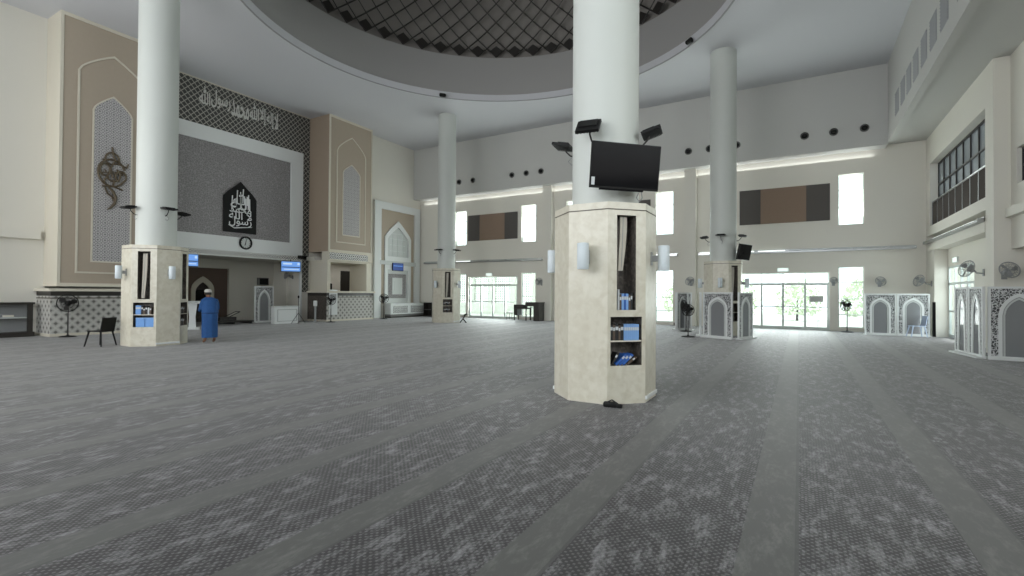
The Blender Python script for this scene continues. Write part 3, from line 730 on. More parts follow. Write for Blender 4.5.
# clock
ck = thing('wall_clock', 'round black-rimmed wall clock on the white band', 'clock', (MX + 0.12, 14.57, 4.05), PI / 2)
B().lathe([(0.33, 0), (0.33, -0.06), (0.30, -0.08), (0.26, -0.06), (0.26, 0)], 32, axis='y', cap=False).obj('rim', 'black', ck, smooth=True)
B().lathe([(0.27, -0.0), (0.27, -0.02)], 32, axis='y').obj('dial', 'alu', ck)
for ang, ln, w_ in ((200, 0.13, 0.018), (10, 0.2, 0.012)):
    a = R(ang); B().tube([(0, -0.035, 0), (ln * math.sin(a), -0.035, ln * math.cos(a))], w_, 5).obj('hand', 'black', ck)
b = B()
for k in range(12): a = 2 * PI * k / 12; b.box((0.225 * math.sin(a), -0.026, 0.225 * math.cos(a)), (0.02, 0.012, 0.04), 0, Matrix.Rotation(a, 3, 'Y'))
b.obj('hour_marks', 'black', ck)
# mihrab room behind the opening
b = B(); b.bb(-27.3, MX - 0.3, 9.9, 10.2, 0, 3.35); b.bb(-27.3, MX - 0.3, 18.15, 18.45, 0, 3.35); b.bb(-27.3, MX, 9.9, 18.45, 3.32 + 0.01, 3.6)
wall_holes(b, 9.9, 18.45, 0, 3.35, [(12.9, 15.5, -0.1, 2.86)], -27.3, -27.0, axis='x'); b.bb(-27.9, -27.6, 12.7, 15.7, 0, 3.0)
b.bb(-27.6, -27.3, 12.6, 12.9, 0, 3.0); b.bb(-27.6, -27.3, 15.5, 15.8, 0, 3.0); b.bb(-27.6, -27.3, 12.6, 15.8, 2.86, 3.1)
struct(b.obj('wall_mihrab_room', 'wall'))
mn = thing('mihrab_niche', 'brown mihrab recess with a pale pointed arch, behind the person in blue', 'niche', (-27.15, 14.2, 0), PI / 2)
ar = arch_pts(0, 1.15, 0, 1.75, 2.4, flat=0.6); o_ = rect_match(ar, 0, 2.6, 0, 2.86)
B().band(o_, ar, 0.0, 0.06).obj('brown_surround', 'niche_brown', mn)
inn = arch_pts(0, 0.75, 0, 1.6, 2.1, flat=0.6)
B().band(ar, inn, -0.06, 0.02).obj('arch_band', 'cream', mn)
b = B(); b.bb(-0.6, 0.6, 0.3, 0.35, 0, 2.4); b.obj('niche_back', 'darkstone', mn)
B().bb(-0.35, 0.35, 0.25, 0.29, 1.0, 1.7).obj('niche_inset', 'black', mn)
# counters with lattice facing
def counter(y0, y1, xf, xb, label):
    t = thing('lattice_counter', label, 'counter', (xf, (y0 + y1) / 2, 0), PI / 2); hw = (y1 - y0) / 2; d = xf - xb
    B().bb(-hw, hw, 0.0, d, 0.10, 1.42).obj('patterned_body', 'counter', t)
    B().bb(-hw - 0.02, hw + 0.02, -0.03, d, 0, 0.10).obj('plinth', 'cream', t)
    B().bb(-hw - .005, hw + .005, -0.008, d, 1.42, 1.58).obj('dark_frieze', 'wood_dark', t)
    B().bb(-hw - 0.08, hw + 0.08, -0.10, d, 1.58, 1.68).obj('top_slab', 'cream', t)
    B().bb(-hw - 0.01, hw + 0.01, -0.015, d, 1.32, 1.36).obj('rule', 'groove', t)
    return t
counter(6.68, 10.0, -22.35, -23.64, 'dark-topped patterned counter block under the left brown panel')
RC = counter(18.2, 21.6, -22.35, -23.95, 'patterned counter block in front of the office opening, right of the mihrab')
B().bb(-1.712, -1.70, 0.0, 1.58, 0.1, 1.42).obj('painted_side_shade', 'darkstone', RC)  # shade of the counter's side face, put in as a darker sheet
# office opening under right panel
b = B()
b.bb(-23.95, -22.5, 21.2, 21.5, 1.68, 3.3); b.bb(-23.95, -22.5, 18.36, 18.55, 1.68, 3.3)
b.bb(-24.15, -22.5, 18.36, 21.5, 3.3, 3.4)
struct(b.obj('wall_left_office_front', 'cream'))
sb = thing('star_soffit_band', 'pale star-patterned band under the right brown panel', 'frieze', (-22.45, 19.93, 3.40), PI / 2)
B().bb(-1.6, 1.6, -0.10, 0.5, 0, 0.48).obj('band_box', 'cream', sb); B().bb(-1.57, 1.2, -0.115, -0.10, 0.06, 0.42).obj('star_face', 'starband', sb)
b = B(); b.bb(-25.6, -24.4, 18.2, 18.4, 0, 3.4); b.bb(-25.6, -23.4, 26.3, 26.5, 0, 3.4); b.bb(-25.9, -25.6, 18.0, 26.5, 0, 3.6); b.bb(-25.6, -23.4, 18.2, 26.5, 3.4, 3.6)
struct(b.obj('wall_office', 'wall'))
area('office_fill', (-24.4, 22.0, 3.38), (0, 0, -1), 0.6, 3, 14, (1, 0.98, 0.94))  # unseen area light added to brighten the office
dr_ = struct(B().bb(-25.6, -25.55, 21.9, 22.7, 0, 3.0).obj('door_5', 'wood_dark'))
B().bb(-25.55, -25.50, 22.0, 22.04, 1.0, 1.15).obj('door_handle', 'steel', dr_)
oc = thing('office_chair', 'dark swivel chair behind the counter opening', 'chair', (-24.5, 19.95, 0), R(51))
b = B(); b.bbox_bevel(-0.3, 0.3, -0.05, 0.08, 1.3, 2.15, 0.05); b.obj('backrest', 'black', oc, smooth=True)
B().bbox_bevel(-0.3, 0.3, -0.5, 0.05, 0.9, 1.0, 0.04).obj('seat', 'black', oc, smooth=True)
B().tube([(0, -0.2, 0.08), (0, -0.2, 0.9)], 0.04, 8).obj('gas_stem', 'darkmetal', oc)
for k in range(5):
    a = 2 * PI * k / 5; B().tube([(0, -0.2, 0.1), (0.3 * math.cos(a), -0.2 + 0.3 * math.sin(a), 0.03)], 0.03, 6).obj('foot', 'darkmetal', oc)
bn = thing('paper_banner', 'white paper notice hung down the front of the right counter', 'banner', (-22.33, 18.62, 0.36), PI / 2)
B().bb(-0.28, 0.28, -0.012, 0.0, 0, 1.4).obj('sheet', 'white', bn)
B().bb(-0.2, 0.2, -0.016, -0.012, 0.85, 1.15).obj('printed_block', 'grey', bn)

# white arch feature right of the office
af = thing('arched_feature', 'white framed arched feature with glazed arch beside the office opening', 'arch feature', (-23.1, 24.42, 0), PI / 2)
b = B(); W2 = 2.13
b.bb(-W2, -1.56, -0.14, 0, 0, 7.45); b.bb(1.62, W2, -0.14, 0, 0, 7.45); b.bb(-1.56, 1.62, -0.14, 0, 6.98, 7.45); b.obj('outer_frame', 'white', af)
ap = arch_pts(0.02, 2.45, 0.9, 5.2, 6.35, flat=0.22); rp = rect_match(ap, 0.02, 3.16, 0.9, 6.98)
B().band(rp, ap, -0.03, 0).obj('brown_field', 'brown', af)
ap2 = arch_pts(0.02, 1.95, 0.9, 5.1, 5.95, flat=0.22)
B().band(ap, ap2, -0.11, 0).obj('arch_band', 'white', af)
B().slab([(p[0], p[1]) for p in ap2], -0.012, -0.002).obj('back_board', 'alu', af)
b = B(); 
for z in (4.35, 4.75, 5.15, 5.5): b.bb(-0.7, 0.74, -0.03, -0.012, z - 0.012, z + 0.012)
for x in (-0.46, 0.02, 0.5): b.bb(x - 0.012, x + 0.012, -0.03, -0.012, 4.0, 5.45)
b.obj('glazing_bars', 'frame', af)
B().bb(-0.95, 0.99, -0.10, -0.012, 3.12, 3.98).obj('white_panel', 'white', af)
B().bb(-1.66, 1.7, -0.16, -0.0, 3.42, 3.68).obj('cross_rail', 'alu', af)
B().bb(-0.8, 0.84, -0.03, -0.012, 1.25, 2.85).obj('fret_panel', 'greyfine', af)
b = B(); b.bb(-0.45, 0.49, -0.045, -0.03, 1.5, 2.6); b.bb(-0.25, 0.29, -0.055, -0.045, 1.75, 2.35); b.obj('fret_squares', 'alu', af)
# cabinets under it
cbn = thing('fretwork_cabinet', 'low white cabinet with black fretwork panels under the arched feature', 'cabinet', (-22.95, 24.95, 0), PI / 2)
B().bb(-1.75, 1.50, -0.55, 0.0, 0, 0.10).obj('plinth', 'wood_dark', cbn)
B().bb(-1.75, 1.50, -0.5, 0, 0.10, 0.22).obj('dark_skirting', 'midgrey', cbn)
B().bb(-1.75, 1.50, -0.52, 0, 0.22, 0.86).obj('body', 'white', cbn)
for x in (-0.88, 0.78): B().bb(x - 0.68, x + 0.68, -0.535, -0.52, 0.30, 0.76).obj('fret_door', 'cabpat', cbn)
B().bb(-1.8, 1.54, -0.56, 0, 0.86, 0.93).obj('top', 'white', cbn)
# TVs on the qibla side
def tv(loc, rz, w, h, mat, label, lines=True, tilt=0.0):
    t = thing('television', label, 'television', loc, rz); t.rotation_euler = (tilt, 0, rz)
    B().bbox_bevel(-w / 2, w / 2, -0.02, 0.04, 0, h, 0.008).obj('casing', 'black', t)
    scr = B().bb(-w / 2 + 0.02, w / 2 - 0.02, -0.024, -0.02, 0.035, h - 0.02).obj('screen', mat, t)
    B().bb(-0.12, 0.12, 0.04, 0.11, h * 0.35, h * 0.65).obj('wall_bracket', 'darkmetal', t)
    if lines:
        B().bb(-0.02, 0.02, 0.05, 0.09, h * 0.5, 3.36 - loc[2]).obj('hanging_pole', 'darkmetal', t)
        for z0, z1, x0, x1, mm in ((0.68, 0.84, -0.40, 0.05, 'screenwhite'), (0.40, 0.48, -0.46, 0.46, 'screennavy'), (0.20, 0.28, -0.36, 0.40, 'screenwhite'), (0.66, 0.86, 0.32, 0.44, 'screenwhite')):
            B().bb(x0 * w, x1 * w, -0.027, -0.024, z0 * h, z1 * h).obj('display_block', mm, scr)
    return t
tv((-23.78, 11.78, 2.72), R(72), 0.84, 0.58, 'screenblue', 'bright blue television at the left edge of the mihrab opening')
tv((-23.85, 17.05, 2.70), R(66), 1.0, 0.58, 'screenblue', 'bright blue television at the right edge of the mihrab opening')
tv((-22.89, 24.30, 3.05), R(88), 0.98, 0.52, 'screendark', 'dark blue television in front of the white arched feature', False)
B().bb(-0.4, 0.4, -0.028, -0.024, 0.3, 0.34).obj('display_block', 'screenblue', [o for o in COL.objects if o.name.startswith('television')and o.parent is None][-1])
cm = thing('ceiling_camera', 'black camera on a bracket above the right mihrab television', 'camera', (-23.98, 17.62, 3.46), PI / 2)
B().bb(-0.05, 0.05, -0.25, 0.02, 0.0, 0.06).obj('bracket', 'black', cm); B().bbox_bevel(-0.22, 0.2, -0.42, -0.2, -0.02, 0.16, 0.02).obj('camera_body', 'black', cm)
B().lathe([(0.06, 0), (0.07, -0.06), (0.05, -0.1)], 14, (0.08, -0.42, 0.07), axis='y').obj('lens', 'blackgloss', cm)

# left shelf cabinet
sc_ = thing('shelf_unit', 'black framed low shelf unit with white shelf at the far left wall', 'shelf', (-23.62, 5.65, 0), PI / 2)
b = B(); b.bb(-1.6, 0.85, -0.5, 0, 0, 0.16); b.bb(-1.6, 0.85, -0.5, 0, 1.12, 1.19); b.bb(0.66, 0.8, -0.5, -0.42, 0.16, 1.12); b.bb(-1.6, -1.5, -0.5, -0.42, 0.16, 1.12); b.obj('frame', 'wood_dark', sc_)
B().bb(-1.5, 0.66, -0.42, -0.02, 0.64, 0.68).obj('shelf', 'alu', sc_)
B().bb(-1.5, 0.8, -0.03, -0.0, 0.16, 1.12).obj('back', 'grey', sc_)
bk = None
for i, (x, w_, m_, tp) in enumerate(((-0.3, 0.34, 'bookwhite', 'pale'), (0.2, 0.3, 'grey', 'grey'))):
    o = thing('book', '%s book lying on the white shelf of the far left unit, %s' % (tp, ['towards the photo edge', 'nearer the patterned counter'][i]), 'book', (-23.34, 5.65 + x, 0.68), PI / 2)
    B().bb(-w_ / 2, w_ / 2, -0.12, 0.1, 0, 0.09).obj('cover', m_, o); B().bb(-w_ / 2 + 0.01, w_ / 2 - 0.01, -0.125, -0.115, 0.012, 0.078).obj('pages', 'pages', o)

# ------------------------------------------------------------------ columns
T8 = math.tan(PI / 8)
def octo(a, z): h = a * T8; return [(-a, -h, z), (-h, -a, z), (h, -a, z), (a, -h, z), (a, h, z), (h, a, z), (-h, a, z), (-a, h, z)]
def column(cx, cy, a, r, label, H=2.95):
    t = thing('column', label, 'column', (cx, cy, 0))
    B().lathe([(r, H - 0.02), (r, CEIL + 0.02)], 48).obj('shaft', 'shaft', t, smooth=True)
    b = B(); L = 2 * a * T8
    # cladding: axis faces plain, diagonal faces with two recesses
    slotx = (0.24 * L, 0.74 * L); shx = (0.08 * L, 0.90 * L); dep = 0.26
    V0 = octo(a, 0)
    for k in range(8):
        A_ = Vector(V0[k]); C_ = Vector(V0[(k + 1) % 8]); e = (C_ - A_).normalized(); nrm = Vector((e.y, -e.x, 0))
        P = lambda s, z, d=0.0: A_ + e * s - nrm * d + Vector((0, 0, z))
        if k not in (2, 4):
            b._add([P(0, 0), P(L, 0), P(L, H), P(0, H)], [(0, 1, 2, 3)])
        else:
            S = [0, shx[0], slotx[0], slotx[1], shx[1], L]; Z = [0, 0.56, 1.27, 1.37, 2.76, H]
            for i in range(5):
                for j in range(5):
                    hole = (j == 1 and 1 <= i <= 3) or (j == 3 and i == 2)
                    if not hole: b._add([P(S[i], Z[j]), P(S[i + 1], Z[j]), P(S[i + 1], Z[j + 1]), P(S[i], Z[j + 1])], [(0, 1, 2, 3)])
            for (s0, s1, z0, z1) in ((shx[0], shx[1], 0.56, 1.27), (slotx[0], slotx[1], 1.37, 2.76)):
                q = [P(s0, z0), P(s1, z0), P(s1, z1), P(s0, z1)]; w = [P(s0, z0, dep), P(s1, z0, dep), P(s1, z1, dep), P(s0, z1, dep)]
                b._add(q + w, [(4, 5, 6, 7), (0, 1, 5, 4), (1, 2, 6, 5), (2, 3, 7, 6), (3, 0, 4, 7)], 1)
    b._add(octo(a, H), [tuple(range(8))]); 
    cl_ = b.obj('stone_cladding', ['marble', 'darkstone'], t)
    g = B(); o1 = octo(a + 0.004, H - 0.115); o2 = octo(a + 0.004, H - 0.10); g._add(o1 + o2, [(i, (i + 1) % 8, 8 + (i + 1) % 8, 8 + i) for i in range(8)])
    o3 = octo(a - 0.01, H - 0.115); o4 = octo(a - 0.01, H - 0.10); g._add(o1 + o3, [(i, (i + 1) % 8, 8 + (i + 1) % 8, 8 + i) for i in range(8)]); g._add(o2 + o4, [(i, (i + 1) % 8, 8 + (i + 1) % 8, 8 + i) for i in range(8)])
    g.obj('joint_line', 'groove', t)
    g = B()
    for k in range(1, 8, 2):
        A_ = Vector(octo(a, 0)[k]); C_ = Vector(octo(a, 0)[(k + 1) % 8]); mid = (A_ + C_) / 2; e = (C_ - A_).normalized(); nrm = Vector((e.y, -e.x, 0))
        if abs(nrm.x) > 0.5: g.box(mid + nrm * 0.012 + Vector((0, 0, 0.075)), (0.024 if abs(nrm.x) > .5 else L, L if abs(nrm.x) > .5 else 0.024, 0.05))
    g.obj('skirting', 'white', t)
    for k in (2, 4):
        A_ = Vector(V0[k]); C_ = Vector(V0[(k + 1) % 8]); e = (C_ - A_).normalized(); nrm = Vector((e.y, -e.x, 0))
        g = B(); q = [A_ + e * s - nrm * d + Vector((0, 0, z)) for z in (0.905, 0.925) for s, d in ((shx[0], 0.01), (shx[1], 0.01), (shx[1], dep), (shx[0], dep))]
        g._add(q, [(0, 1, 2, 3), (4, 5, 6, 7), (0, 1, 5, 4), (1, 2, 6, 5), (2, 3, 7, 6), (3, 0, 4, 7)]); g.obj('shelf', 'cream', t)
    return t
COLS = {'C': (-2.70, 7.6, 0.74, 0.525), 'L': (-16.94, 7.50, 0.765, 0.52), 'M': (-16.94, 21.8, 0.74, 0.49), 'R': (-2.66, 21.6, 0.69, 0.50)}
WHERE = {'C': 'the nearest column', 'L': 'the left-hand column', 'M': 'the far left column', 'R': 'the far right column'}
column(*COLS['C'], 'nearest round white column on an octagonal cream marble base with a television')
column(*COLS['L'], 'left-hand round white column on a cream marble base beside the person in blue')
column(*COLS['M'], 'far left round white column with marble base, the smallest in view')
column(*COLS['R'], 'far right round white column standing behind white arched screens')

# lamps and speakers on the columns
def wall_lamp(label, loc, rz):
    t = thing('wall_lamp', label, 'wall lamp', loc, rz, 'white cylinder lamps on the column bases')
    B().bbox_bevel(-0.035, 0.035, -0.02, 0.0, -0.10, 0.10, 0.005).obj('back_plate', 'steel', t)
    B().bb(-0.03, 0.03, -0.12, -0.02, -0.045, 0.045).obj('arm', 'grey', t)
    B().lathe([(0.078, -0.19), (0.085, -0.18), (0.085, 0.18), (0.078, 0.19)], 24, (0, -0.19, 0)).obj('lamp_shade', 'lampwhite', t, smooth=True)
    return t
def speaker(label, loc, rz, tilt=0.5, yaw=0.0):
    t = thing('column_speaker', label, 'speaker', loc, rz, 'black tilted speakers on the column shafts')
    b = B(); b.tube([(0, 0.01, -0.16), (0, -0.08, -0.14), (0, -0.16, -0.06), (0, -0.18, 0.0)], 0.014, 6); b.obj('bracket', 'darkmetal', t)
    rot = Matrix.Rotation(yaw, 3, 'Z') @ Matrix.Rotation(tilt, 3, 'X')
    c = Vector((0, -0.22, 0.04)); b = B(); b.box(c, (0.35, 0.30, 0.045), 0, rot); b.box(c + rot @ Vector((0, 0.03, 0.03)), (0.27, 0.18, 0.03), 0, rot); hs = b.obj('housing', 'black', t)
    b = B()
    for k in range(7): b.box(c + rot @ Vector((-0.15 + 0.05 * k, 0, -0.037)), (0.012, 0.26, 0.006), 0, rot)
    b.obj('grille', 'black', hs)
    B().tube([(0.03, -0.02, -0.15), (0.05, -0.1, -0.24), (0.02, -0.05, -0.30), (0.0, 0.0, -0.26)], 0.008, 5).obj('cable', 'grey', t)
    return t
dirs = {'front': (0, -1, 0), 'right': (1, 0, PI / 2), 'back': (0, 1, PI), 'left': (-1, 0, -PI / 2)}
side_name = {'front': 'side facing the camera end', 'right': 'right-hand side', 'left': 'left-hand side', 'back': 'side facing the far wall'}
for key, dl, ds in (('C', ('front', 'right', 'left'), ('front', 'right', 'left')), ('L', ('front', 'right'), ('front', 'right', 'back')), ('M', ('front', 'right'), ('front', 'right')), ('R', ('front', 'right', 'left'), ('front', 'right', 'left'))):
    cx, cy, a, r = COLS[key]
    for d_ in dl:
        dx, dy, rz = dirs[d_]; z = 2.15 if key in 'CL' else 2.08
        off_ = 0.10 if (key == 'C' and d_ == 'front') else 0
        wall_lamp('white cylinder lamp on %s, %s' % (WHERE[key], side_name[d_]), (cx + dx * a, cy + dy * a, z), rz)
    for d_ in ds:
        dx, dy, rz = dirs[d_]
        speaker('black tilted speaker on %s, %s' % (WHERE[key], side_name[d_]), (cx + dx * r, cy + dy * r, {'C': 4.05, 'L': 4.02, 'M': 3.92, 'R': 3.93}[key]), rz, {'front': 0.8, 'right': -0.3, 'left': -0.2}[d_] if key == 'C' else 0.1, 0.15 if key == 'C' else 0)

# television on the nearest column
TC = (COLS['C'][0] + 0.80 * 0.7071 - 0.065, COLS['C'][1] - 0.80 * 0.7071 - 0.065)
t = thing('television', 'large black switched-off television tilted forward on the nearest column', 'television', (TC[0], TC[1], 3.12), PI / 4)
t.rotation_euler = (R(8), 0, PI / 4)
b = B(); b.bbox_bevel(-0.545, 0.545, -0.03, 0.0, 0, 0.65, 0.006); b.bbox_bevel(-0.42, 0.42, 0.0, 0.06, 0.08, 0.5, 0.02); b.obj('casing', 'black', t)
B().bb(-0.53, 0.53, -0.034, -0.03, 0.03, 0.635).obj('screen', 'blackgloss', t)
B().bb(-0.38, 0.30, -0.036, 0.02, -0.022, 0.0).obj('soundbar_strip', 'blackgloss', t)
B().bb(-0.525, -0.475, -0.036, -0.034, 0.04, 0.15).obj('sticker', 'bookwhite', t)
B().bb(-0.1, 0.1, 0.06, 0.30, 0.22, 0.38).obj('wall_bracket', 'darkmetal', t)
B().tube([(0.3, 0.02, 0.0), (0.34, 0.05, -0.1), (0.3, 0.05, -0.16), (0.25, 0.06, -0.1), (0.3, 0.1, -0.03)], 0.008, 5).obj('cable', 'grey', t)
# television on the far right column (seen from the side)
cx, cy, a, r = COLS['R']
t = thing('television', 'black television seen edge-on, hung on the far right column', 'television', (cx + 0.74, cy - 0.1, 3.0), R(60))
t.rotation_euler = (R(12), 0, R(70))
B().bbox_bevel(-0.5, 0.5, -0.03, 0.05, 0, 0.62, 0.008).obj('casing', 'black', t); B().bb(-0.48, 0.48, -0.034, -0.03, 0.03, 0.6).obj('screen', 'blackgloss', t); B().bb(-0.08, 0.08, 0.05, 0.26, 0.2, 0.4).obj('wall_bracket', 'darkmetal', t)

# books: local to a diagonal face
def face_frame(key, k):
    cx, cy, a, r = COLS[key]; V = octo(a, 0); A_ = Vector(V[k]); C_ = Vector(V[(k + 1) % 8]); e = (C_ - A_).normalized(); nrm = Vector((e.y, -e.x, 0))
    return Vector((cx, cy, 0)) + A_, e, nrm, (C_ - A_).length
def book(key, k, s, z, th, h, d, mat, label, group, lean=0.0, depth_in=0.03):
    o0, e, nrm, L = face_frame(key, k); p = o0 + e * s - nrm * depth_in
    rz = math.atan2(e.y, e.x)
    t = thing('book', label, 'book', (p.x, p.y, z), rz, group); t.rotation_euler = (0, lean, rz)
    b = B(); b.bb(0, 0.003, 0, d, 0, h); b.bb(th - 0.003, th, 0, d, 0, h); b.bb(0, th, 0, 0.004, 0, h); cv = b.obj('cover', mat, t)
    B().bb(0.003, th - 0.003, 0.004, d - 0.004, 0.004, h - 0.004).obj('pages', 'pages', t)
    if h > 0.15: B().bb(0.002, th - 0.002, -0.001, 0.0, h * 0.62, h * 0.82).obj('spine_label', 'bookwhite', cv)
    return t
G = 'books on the shelves of the nearest column'
x = 0.06
seq = (('bookblack', 0.04, 0.24, 'black'), ('bookbrown', 0.035, 0.23, 'brown'), ('bookblack', 0.05, 0.245, 'dark grey'), ('bookbrown', 0.03, 0.22, 'narrow brown'), ('bookblack', 0.045, 0.24, 'thick black'))
for i, (m_, th, h, nm) in enumerate(seq):
    book('C', 2, x, 0.925, th, h, 0.17, m_, '%s book, upper shelf of the nearest column, %s from left' % (nm, ORD[i]), G); x += th + 0.003
for i in range(7):
    book('C', 2, x, 0.925, 0.032, 0.235, 0.18, 'bookpale', 'pale blue matching volume, upper shelf of nearest column, %s of the set' % ORD[i], G, depth_in=0.015); x += 0.0345
book('C', 2, 0.07, 0.58, 0.035, 0.2, 0.15, 'bookblack', 'black book leaning at the left of the lowest shelf in the nearest column', G, lean=0.55)
for i in range(3):
    book('C', 2, 0.14 + 0.056 * i, 0.60 - 0.02, 0.034, 0.22, 0.17, 'bookblue', 'bright blue book slumped on the nearest column\'s lowest shelf, %s from left' % ORD[i], G, lean=0.85)
book('C', 2, 0.32, 0.58, 0.03, 0.19, 0.15, 'bookbrown', 'brown book slumped at the right of the nearest column\'s lowest shelf', G, lean=0.95)
x = 0.175
for i, (m_, th, h) in enumerate((('bookwhite', 0.03, 0.3), ('bookbrown', 0.03, 0.23), ('bookpale', 0.036, 0.24), ('bookblue', 0.03, 0.24), ('bookpale', 0.036, 0.24), ('bookbrown', 0.03, 0.22), ('bookblack', 0.03, 0.25))):
    book('C', 2, x, 1.372, th, h, 0.16, m_, '%s book at the foot of the nearest column\'s tall slot, %s from left' % ({'bookwhite': 'tall white', 'bookbrown': 'brown', 'bookpale': 'pale blue', 'bookblue': 'blue', 'bookblack': 'black'}[m_], ORD[i]), G); x += th + 0.003
# rolled pale mats hanging in the tall slots
for key, k in (('C', 2), ('L', 2), ('L', 4), ('M', 2), ('R', 2)):
    o0, e, nrm, L = face_frame(key, k); p = o0 + e * (0.45 * L) - nrm * 0.12; rz = math.atan2(e.y, e.x)
    nm = {'C': 'in the tall slot of the nearest column', 'M': 'in the tall slot of the far left column', 'R': 'in the tall slot of the far right column', 'L': 'in the left visible slot of the left-hand column' if k == 2 else 'in the right visible slot of the left-hand column'}[key]
    t = thing('hanging_cloth', 'long pale folded cloth hanging ' + nm, 'cloth', (p.x, p.y, 1.95 if key == 'C' else 1.40), rz)
    b = B(); n_ = 12; w_ = 0.05; zt = 0.80 if key == 'C' else 1.3
    A1 = []; A2 = []
    for i in range(n_ + 1):
        u = i / n_; z = zt * u; xx = -0.03 + 0.05 * math.sin(u * 1.6); ww = w_ * (0.75 + 0.35 * math.sin(PI * u * 0.6)); A1.append((xx - ww, z)); A2.append((xx + ww, z))
    b.band(A1, A2, -0.035, 0.0); b.obj('folded_cloth', 'beige', t)
    b = B(); b.band([(q[0] + 0.042, q[1]) for q in A1], [(q[0] + 0.05, q[1]) for q in A1], -0.04, -0.03); b.obj('fold_edge', 'grey', t)
    B().tube([(-0.05, -0.01, zt), (-0.02, 0.03, zt + 0.004), (0.05, -0.01, zt)], 0.01, 5).obj('hook', 'darkmetal', t)
# books in the left column
G2 = 'books and boxes in the left-hand column'
x = 0.10
for i, (m_, th, h, nm) in enumerate((('booksky', 0.13, 0.26, 'thick light blue'), ('bookblack', 0.04, 0.25, 'black'), ('bookbrown', 0.04, 0.2, 'brown'), ('bookblack', 0.045, 0.24, 'dark'), ('bookwhite', 0.04, 0.2, 'white'), ('bookbrown', 0.04, 0.21, 'leaning brown'))):
    book('L', 2, x, 0.925, th, h, 0.17, m_, '%s book, upper shelf of the left-hand column, %s from left' % (nm, ORD[i]), G2); x += th + 0.012
for i in range(2):
    o0, e, nrm, L = face_frame('L', 2); p = o0 + e * (0.22 + 0.235 * i) - nrm * 0.1; rz = math.atan2(e.y, e.x)
    t = thing('storage_box', 'light blue box on the lowest shelf of the left-hand column, %s one' % ['left', 'right'][i], 'box', (p.x, p.y, 0.561), rz, G2)
    B().bbox_bevel(-0.112, 0.112, -0.07, 0.12, 0, 0.23, 0.006).obj('box_body', 'booksky', t); B().bbox_bevel(-0.115, 0.115, -0.075, 0.123, 0.23, 0.27, 0.005).obj('lid', 'bookpale', t)
for key, k, nn in (('L', 4, 'right visible alcove of the left-hand column'), ('M', 2, 'alcove of the far left column')):
    for z in (0.925, 0.562):
        x = 0.1
        for i in range(5):
            th = 0.045 + 0.01 * (i % 3)
            book(key, k, x, z, th, 0.2 + 0.02 * (i % 3), 0.16, ('bookblack', 'bookbrown', 'bookblack')[i % 3], '%s book, %s shelf, %s, %s from left' % (('black', 'brown', 'black')[i % 3], 'upper' if z > 0.8 else 'lower', nn, ORD[i]), 'books in the %s' % nn); x += th + 0.015
# shoes at the column foot
t = thing('black_bag', 'small black bundle lying on the carpet at the foot of the nearest column', 'bag', (-2.29, 6.76, 0), R(12))
b = B(); b.bbox_bevel(-0.12, 0.08, -0.05, 0.05, 0, 0.075, 0.025); b.obj('pouch', 'black', t, smooth=True)
b = B(); b.bbox_bevel(0.06, 0.15, -0.045, 0.04, 0, 0.05, 0.018); b.obj('flap', 'black', t, smooth=True)
B().tube([(-0.06, 0, 0.07), (0.0, 0.02, 0.1), (0.09, 0.0, 0.05)], 0.01, 6).obj('strap', 'bookblack', t, smooth=True)

# ------------------------------------------------------------------ fans
def cage(b, R_, d, c=(0, 0, 0), n=22):
    for f_, y in ((1.0, 0.0), (0.97, -d * 0.4), (0.97, d * 0.4), (0.6, -d * 0.9), (0.6, d * 0.9), (0.25, -d), (0.25, d)):
        b.ring((c[0], c[1] + y, c[2]), R_ * f_, 0.005 if f_ < 1 else 0.012, 'y', 28, 4)
    for k in range(n):
        a = 2 * PI * k / n; ca, sa = math.cos(a), math.sin(a)
        for s in (-1, 1): b.tube([(c[0] + R_ * f_ * ca, c[1] + s * y, c[2] + R_ * f_ * sa) for f_, y in ((0.1, d), (0.6, d * 0.9), (0.97, d * 0.4), (1.0, 0.0))], 0.0035, 3)
def blades(b, R_, c=(0, 0, 0), n=3, ph=0.3):
    for k in range(n):
        a0 = ph + 2 * PI * k / n; P = []
        for (f_, da, y) in ((0.15, -0.3, 0.02), (0.55, -0.42, 0.035), (0.88, -0.25, 0.03), (0.92, 0.1, 0.0), (0.8, 0.42, -0.035), (0.5, 0.45, -0.03), (0.15, 0.3, -0.02)):
            P.append(Vector((c[0] + R_ * f_ * math.cos(a0 + da), c[1] + y, c[2] + R_ * f_ * math.sin(a0 + da))))
        nn = len(P); b._add(P + [p + Vector((0, 0.006, 0)) for p in P], [tuple(range(nn)), tuple(reversed(range(nn, 2 * nn)))] + [(i, i + nn, (i + 1) % nn + nn, (i + 1) % nn) for i in range(nn)])
def fan_head(t, c, R_, dark):
    b = B(); cage(b, R_, 0.085, c, 44); b.obj('cage', 'black' if dark else 'grey', t)
    b = B(); blades(b, R_, c); b.lathe([(0.05, -0.05), (0.06, 0.0), (0.05, 0.04)], 12, c, axis='y'); b.obj('blades', 'darkmetal' if dark else 'alu', t)
    B().lathe([(0.05, 0.06), (0.085, 0.09), (0.085, 0.2), (0.05, 0.25)], 14, c, axis='y').obj('motor', 'black' if dark else 'grey', t, smooth=True)
def stand_fan(label, loc, rz, h, R_=0.27, dark=True):
    t = thing('pedestal_fan', label, 'fan', loc, rz)
    B().lathe([(0.24, 0.0), (0.24, 0.02), (0.2, 0.035), (0.05, 0.05), (0.03, 0.08)], 24, (0, 0.1, 0)).obj('base', 'black', t, smooth=True)
    B().tube([(0, 0.1, 0.05), (0, 0.1, h * 0.62)], 0.02, 8).tube([(0, 0.1, h * 0.6), (0, 0.14, h - 0.02)], 0.013, 8).obj('pole', 'darkmetal', t)
    fan_head(t, (0, 0, h), R_, dark); return t
